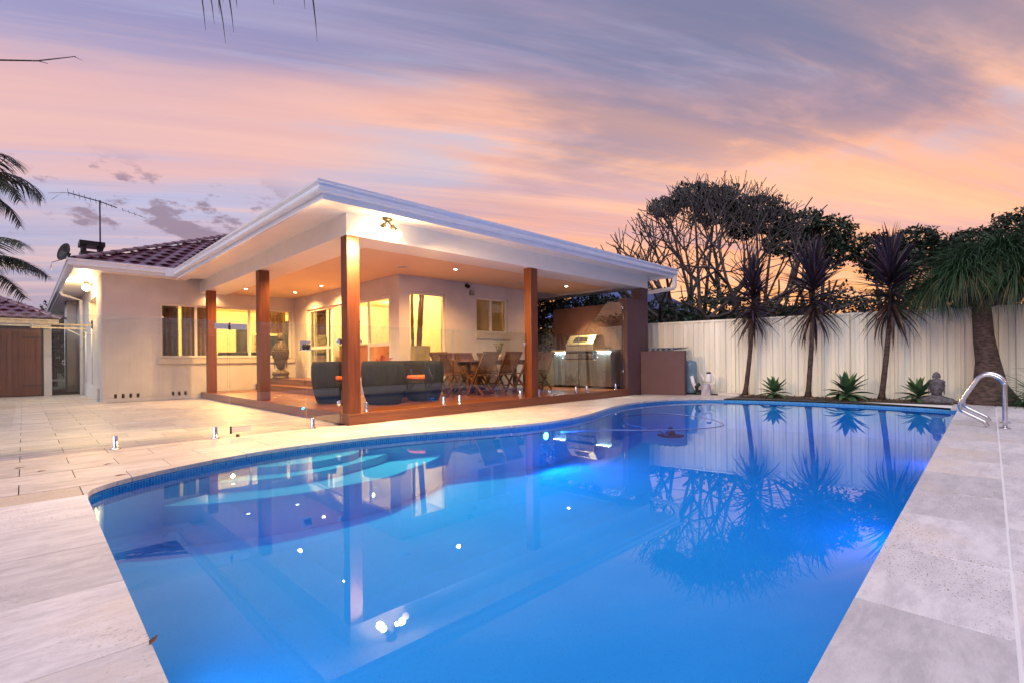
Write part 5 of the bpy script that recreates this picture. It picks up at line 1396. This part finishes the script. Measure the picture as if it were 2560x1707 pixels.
bush_tree(21.6, 5.2, [(21.28, 5.67, 5.95, 1.0, .9, .52), (22.04, 4.92, 5.6, 1.0, .9, .6), (20.84, 6.11, 5.3, .9, .8, .5), (21.9, 5.0, 4.9, 1.3, 1.0, .6)], 'wide evergreen tree behind the middle purple trees', 1300)
bush_tree(23.5, 3.4, [(23.24, 3.73, 4.95, .85, .8, .6), (24.44, 2.54, 5.35, .9, .8, .42), (24.88, 2.11, 4.9, .8, .8, .4), (23.78, 3.2, 4.4, 1.1, 1.0, .7)], 'dark evergreen tree left of the ponytail palm', 1300)
bush_tree(26.2, .8, [(25.97, 1.03, 5.2, 1.0, .9, .5), (25.42, 1.57, 4.7, 1.0, .9, .6), (27.23, -.22, 5.5, 1.1, 1.0, .9), (28.0, -1.2, 5.4, 1.3, 1.2, 1.0)], 'dense evergreen tree at the far right edge', 1300)
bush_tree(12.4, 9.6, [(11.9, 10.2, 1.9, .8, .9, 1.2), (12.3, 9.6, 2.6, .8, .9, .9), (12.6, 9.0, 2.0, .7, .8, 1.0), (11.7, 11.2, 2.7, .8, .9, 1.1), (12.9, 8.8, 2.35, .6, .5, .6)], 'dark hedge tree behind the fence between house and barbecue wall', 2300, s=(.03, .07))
hb_ = [(15.4 + .9 * k, 8.4 - 1.55 * k, 1.9 + .25 * math.sin(k * 2.1), 1.0, 1.1, 1.15) for k in range(7)]
for k, q in enumerate(hb_):
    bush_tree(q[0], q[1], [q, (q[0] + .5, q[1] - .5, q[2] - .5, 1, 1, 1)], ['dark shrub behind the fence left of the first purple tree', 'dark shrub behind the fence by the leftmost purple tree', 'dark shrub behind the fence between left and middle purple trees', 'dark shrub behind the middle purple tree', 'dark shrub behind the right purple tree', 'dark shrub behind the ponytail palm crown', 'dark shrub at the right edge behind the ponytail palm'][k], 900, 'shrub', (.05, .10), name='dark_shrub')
bush_tree(2.1, 40.5, [(1.8, 40.4, 3.2, .9, .6, .6), (2.7, 40, 3.0, 1.2, .8, .8), (1.2, 40.6, 2.4, 1.2, .8, .9), (2.4, 40.2, 2.0, 1.2, .8, 1.0)], 'distant dark tree in the gap between garage and house', 900)
bush_tree(1.0, 31, [(.9, 31, 2.3, .9, .5, 1.3), (.4, 31.2, 1.6, .9, .5, 1.3), (1.4, 31.2, 1.5, .7, .5, 1.3)], 'dark hedge closing the passage beside the garage', 1200, 'hedge', name='passage_hedge')
# frangipani: bare forking branches in a rounded crown
def frangipani(x, y):
    t = thing('frangipani_tree', 'large bare frangipani with a rounded net of thick forking branches', 'tree', (x, y, 0))
    segs = MB(); cen = Vector((0, 0, 3.3)); rad = Vector((3.35, 3.35, 3.3)); tips = []
    def grow(p, d, L, r0, lev):
        q = p; pts = [p]; dd = d
        for i in range(3):
            dd = (dd + Vector((rng.normal(0, .10), rng.normal(0, .10), .06 + rng.normal(0, .07)))).normalized(); q = q + dd * (L / 3); pts.append(q)
        if lev > 1 and x + q.x < 12.95 + .18 * (6.9 - y - q.y) - .9: return
        r1 = max(.0095, r0 * .70)
        (segs if lev else trunk).tube(pts, [r0, r0 * .93, r0 * .86, r1 * 1.02], 5 if lev > 3 else 8, cap=(lev > 6))
        e = Vector(((q.x - cen.x) / rad.x, (q.y - cen.y) / rad.y, (q.z - cen.z) / rad.z)).length
        if lev >= 10 or (e > 1.0 and lev > 3): tips.append((q, dd)); return
        n = 3 if (lev in (0, 1) or rng.random() < .34) else 2
        ax = dd.orthogonal().normalized(); ph = rng.uniform(0, 6.28)
        for k in range(n):
            a = ph + k * 2 * math.pi / n + rng.normal(0, .25); sp_ = R(rng.uniform(25, 46)) if lev > 0 else R(rng.uniform(38, 55))
            nd = (dd * math.cos(sp_) + (Matrix.Rotation(a, 3, dd) @ ax) * math.sin(sp_)).normalized()
            if lev < 8: nd = (nd + (q - cen).normalized() * .12).normalized()
            if nd.z < -.1: nd.z *= .2
            grow(q, nd.normalized(), L * rng.uniform(.80, 1.0) if lev else 1.35, r1, lev + 1)
    trunk = MB()
    grow(Vector((0, 0, -.1)), Vector((0.02, 0, 1)), .7, .20, 0)
    grow(Vector((-.35, .4, -.1)), Vector((-.45, .45, .8)).normalized(), .8, .16, 0)
    grow(Vector((.35, -.4, -.1)), Vector((.45, -.5, .7)).normalized(), .8, .16, 0)
    part('trunk', trunk, bark, t); part('branches', segs, bark, t, kind='stuff')
    return t, tips
ft_, tips = frangipani(16.7, 7.35)
print('frangipani tips', len(tips))
# neighbours
nb = thing('neighbour_house', 'blue roofed neighbouring house glimpsed past the porch corner', 'house', (15.9, 11.2, 0))
part('wall', MB().box(0, -2, 0, 4, 3, 2.6), stucco, nb); part('roof', MB().add([(-.5, -2.5, 2.6), (4.5, -2.5, 2.6), (4.5, 3.5, 2.6), (-.5, 3.5, 2.6), (1.2, -.8, 3.7), (2.8, -.8, 3.7), (2.8, 1.8, 3.7), (1.2, 1.8, 3.7)], [(0, 1, 5, 4), (1, 2, 6, 5), (2, 3, 7, 6), (3, 0, 4, 7), (4, 5, 6, 7), (3, 2, 1, 0)]), blue_roof, nb)
nr = thing('neighbour_house', 'red roofed house far behind the bare frangipani branches', 'house', (30, 9.2, -1.0))
part('wall', MB().box(0, -3, 0, 6, 4, 2.8), stucco, nr); part('roof', MB().add([(-.6, -3.6, 2.8), (6.6, -3.6, 2.8), (6.6, 4.6, 2.8), (-.6, 4.6, 2.8), (3, -.5, 4.9), (3, 1.5, 4.9)], [(0, 1, 4), (1, 2, 5, 4), (2, 3, 5), (3, 0, 4, 5), (3, 2, 1, 0)]), red_roof, nr)

# ------------------------------------------------------------------ garage at the left
ga = thing('garage', 'cream garage with a red brown boarded door and dark tiled hip roof', 'garage', (.60, 19.9, 0))
part('wall', MB().box(-.17, 0, 0, 0, .2, 2.05).box(-5.2, 0, 0, -3.2, .2, 2.05).box(-.17, .2, 0, 0, 5.5, 2.05).box(-5.2, .2, 0, -5.0, 5.5, 2.05), stucco, ga)
part('lintel', MB().box(-3.2, .05, 1.98, -.17, .2, 2.05), darkmetal, ga)
dg = part('door', MB().box(-3.2, .10, .02, -.20, .12, 1.97), darkmetal, ga)
for k in range(25):
    part('door_board', MB().box(-3.19 + k * .119, .07, .03, -3.19 + k * .119 + .113, .098, 1.95), doorw, dg, .003)
for z in (.30, 1.68): part('strap_hinge', MB().box(-.62, .055, z, -.20, .068, z + .035), darkmetal, dg)
part('gutter', MB().sweep(ogee, [(-5.6, -.3, 2.03, 0, -1), (.15, -.3, 2.03, 0, -1)]), surf('garage_gutter', (.66, .56, .42), .4), ga, fixn=True)
part('fascia', MB().box(-5.5, -.28, 2.0, -.02, -.26, 2.06), white, ga)
m = MB(); e0 = (-5.7, -.40, 2.2); e1 = (.25, -.40, 2.2); e2 = (.25, 6, 2.2); e3 = (-5.7, 6, 2.2); a1_ = (-1.55, 1.9, 3.12); a2_ = (-4.0, 1.9, 3.12); a3_ = (-1.55, 4.0, 3.12)
m.add([e0, e1, e2, e3, a2_, a1_, a3_, (-4.0, 4.0, 3.12)], [(0, 1, 5, 4), (1, 2, 6, 5), (2, 3, 7, 6), (3, 0, 4, 7), (4, 5, 6, 7)])
part('roof', m, tile_m, ga)
sl2 = math.atan(.92 / 2.3); Rg = Matrix.Rotation(sl2, 3, 'X')
cnt = 0
for c_ in range(7):
    for i in range(20):
        s_ = c_ * TL * math.cos(sl2); x = .22 - (i + 1) * TW - (.15 if c_ % 2 else 0)
        if x + TW > .25 - s_ * .78 or x < -2.6: continue
        o = link('roof_tile', tm, tile_m, ga, (x, -.40 + s_, 2.2 + s_ * math.tan(sl2) + .012)); o.rotation_euler = (sl2, 0, 0); cnt += 1
hipd = Vector((-1.8, 2.3, .92)); hq = hipd.normalized().to_track_quat('X', 'Z').to_matrix()
for k in range(8):
    m = MB(); p = Vector(e1) + hipd * (k / 8.0); vs = []
    for kk, rr_ in ((0, .10), (.40, .08)):
        for i in range(7): q = math.pi * i / 6; vs.append(p + hq @ Vector((kk, math.cos(q) * rr_, math.sin(q) * rr_ * .8 + .01)))
    m.add(vs, [(i, i + 1, 8 + i, 7 + i) for i in range(6)]); part('ridge_cap', m, cap_m, ga)
gt = thing('side_gate', 'white framed mesh gate in the dark passage beside the garage', 'gate', (.62, 26.5, 0))
part('bottom_rail', MB().box(0, 0, .25, .66, .04, .33), white, gt); part('stile', MB().box(.62, 0, .0, .66, .04, 1.9), white, gt)
for k in range(9): part('wire', MB().tube([(.03 + k * .07, .02, .3), (.03 + k * .07, .02, 1.8)], .006, 5), darkmetal, gt)

# ------------------------------------------------------------------ palms
def frond(L, up, droop, nl, ll, w=.036, gap=0.0, side=1.0, name='frond', hang=.9):
    m = MB(); p = Vector((0, 0, 0)); a = up; pts = []; dirs = []; n = 22
    for i in range(n + 1):
        t_ = i / n; pts.append(p.copy()); d = Vector((math.cos(a), 0, math.sin(a))); dirs.append(d); p = p + d * (L / n); a = up - droop * (t_ + 1 / n) ** 1.3
    m.tube(pts, [.018 - .014 * i / n for i in range(n + 1)], 5)
    vs = []; fs = []
    for k in range(nl):
        t_ = .10 + .90 * k / nl; j = t_ * n; i = min(n - 1, int(j)); q = pts[i].lerp(pts[i + 1], j - i); d = dirs[i]
        l_ = ll * (.55 + .75 * math.sin(math.pi * min(1, t_ * .9 + .12))) * rng.uniform(.85, 1.1)
        for s_ in (-1, 1):
            e = (d * .62 + Vector((0, s_ * .85, rng.normal(.05, .15)))).normalized(); r_ = q.copy(); o = len(vs); wv = d * w / 2
            for g_ in range(4):
                f_ = 1 - (g_ / 3) ** 1.6 * .9; vs += [r_ - wv * f_, r_ + wv * f_]; e = (e + Vector((0, 0, -.34 * hang))).normalized(); r_ = r_ + e * (l_ / 3)
            fs += [(o + 2 * g_, o + 2 * g_ + 1, o + 2 * g_ + 3, o + 2 * g_ + 2) for g_ in range(3)]
    m.add(vs, fs); return m
def palm(x, y, h, fr, label, name='palm_tree'):
    t = thing(name, label, 'palm tree', (x, y, 0))
    part('trunk', MB().tube([(0, 0, -.1), (.03, 0, h * .3), (.0, .03, h * .7), (0, 0, h)], [.16, .12, .11, .10], 12), bark, t)
    for (az, up, droop, L, ll, nl) in fr:
        o = part('frond', frond(L, R(up), R(droop), nl, ll), palm_m, t); o.location = (0, 0, h); o.rotation_euler = (rng.normal(0, .15), 0, R(az))
    return t
palm(-.95, 15.0, 2.9, [(-50, 50, 90, 1.8, .42, 48), (-35, 25, 75, 1.75, .40, 48), (-65, 20, 80, 1.6, .40, 44), (-48, 0, 60, 1.7, .38, 44), (-80, 40, 100, 1.5, .4, 40), (10, 45, 100, 1.4, .4, 40), (100, 45, 110, 1.5, .4, 36), (180, 45, 110, 1.5, .4, 36), (240, 45, 110, 1.5, .4, 36)], 'shorter palm at the left edge with fronds hanging over the garage roof')
# azimuths are measured from +X; the picture's right is about -45 degrees
palm(-.95, 15.35, 4.7, [(-50, 62, 120, 1.7, .42, 42), (-20, 40, 110, 1.6, .42, 42), (-80, 35, 100, 1.5, .42, 42), (-45, 22, 95, 1.55, .42, 44), (-60, 0, 70, 1.6, .40, 44), (-30, -12, 62, 1.5, .40, 40), (-52, -35, 50, 1.9, .38, 44), (-75, -30, 45, 1.5, .38, 40), (20, 45, 110, 1.6, .42, 36), (70, 40, 110, 1.6, .42, 36), (120, 45, 110, 1.6, .42, 36), (170, 30, 110, 1.7, .42, 36), (220, 45, 120, 1.6, .42, 36), (250, 10, 80, 1.6, .42, 36), (-48, -52, 20, 2.1, .36, 44)], 'palm with drooping feathery fronds at the left edge above the garage')
pn = thing('palm_tree', 'near palm whose hanging leaflet tips show along the top edge', 'palm tree', (-2.0, 2.6, 0))
part('trunk', MB().tube([(0, 0, -.1), (.05, 0, 1.4), (.0, .05, 2.8), (0, 0, 3.9)], [.17, .13, .12, .11], 12), bark, pn)
def near_frond(p0, p1, p2, nl, ll, t0=.45):
    p0, p1, p2 = Vector(p0), Vector(p1), Vector(p2); m = MB(); n = 24
    pts = [p0 * (1 - t) ** 2 + p1 * 2 * t * (1 - t) + p2 * t * t for t in [i / n for i in range(n + 1)]]
    m.tube(pts, [.018 - .013 * i / n for i in range(n + 1)], 6); vs = []; fs = []
    for k in range(nl):
        t_ = .15 + .85 * k / nl; j = t_ * n; i = min(n - 1, int(j)); q = pts[i].lerp(pts[i + 1], j - i); d = (pts[i + 1] - pts[i]).normalized()
        for s_ in (-1, 1):
            sdv = d.cross(Vector((0, 0, 1))).normalized() * s_; e = (d * .35 + sdv * .45 + Vector((0, 0, -.55 + rng.normal(0, .15)))).normalized(); l_ = ll * rng.uniform(.5, 1.1); o = len(vs); r_ = q.copy(); wv = d * .009
            for g_ in range(5):
                f_ = 1 - (g_ / 4) ** 1.5 * .9; vs += [r_ - wv * f_, r_ + wv * f_]; e = (e + Vector((0, 0, -.5))).normalized(); r_ = r_ + e * (l_ / 4)
            fs += [(o + 2 * g_, o + 2 * g_ + 1, o + 2 * g_ + 3, o + 2 * g_ + 2) for g_ in range(4)]
    m.add(vs, fs); return m
B = Vector((-2.0, 2.6, 0))
part('frond', near_frond((0, 0, 3.9), Vector((-.3, 4.5, 4.4)) - B, Vector((1.0, 3.55, 3.50)) - B, 60, .52), palm_m, pn)
part('frond', near_frond((0, 0, 3.9), Vector((.0, 3.9, 4.5)) - B, Vector((1.38, 3.22, 3.52)) - B, 54, .46), palm_m, pn)
for az in (150, 200, 250, 290, 100): o = part('frond', frond(1.9, R(40), R(110), 40, .45), palm_m, pn); o.location = (0, 0, 3.9); o.rotation_euler = (0, 0, R(az))
tw = thing('bare_twig', 'thin bare twig reaching in from the left edge against the sky', 'twig', (-.9, 6.2, 3.45))
part('stem', MB().tube([(-.3, .4, -.05), (.3, -.1, .0), (.78, -.46, -.07), (1.0, -.68, -.08), (1.22, -.89, -.045)], [.012, .009, .007, .006, .003], 6), bark, tw)
part('stem', MB().tube([(1.0, -.68, -.08), (1.06, -.73, -.10)], [.004, .002], 5).tube([(1.21, -.88, -.045), (1.26, -.92, -.075)], [.003, .001], 5), bark, tw)
part('stem', MB().tube([(-.3, .4, -.05), (-1.0, 1.5, -1.2), (-1.1, 2.0, -3.45)], [.012, .03, .06], 6), bark, tw)
print('objects', len(bpy.data.objects))
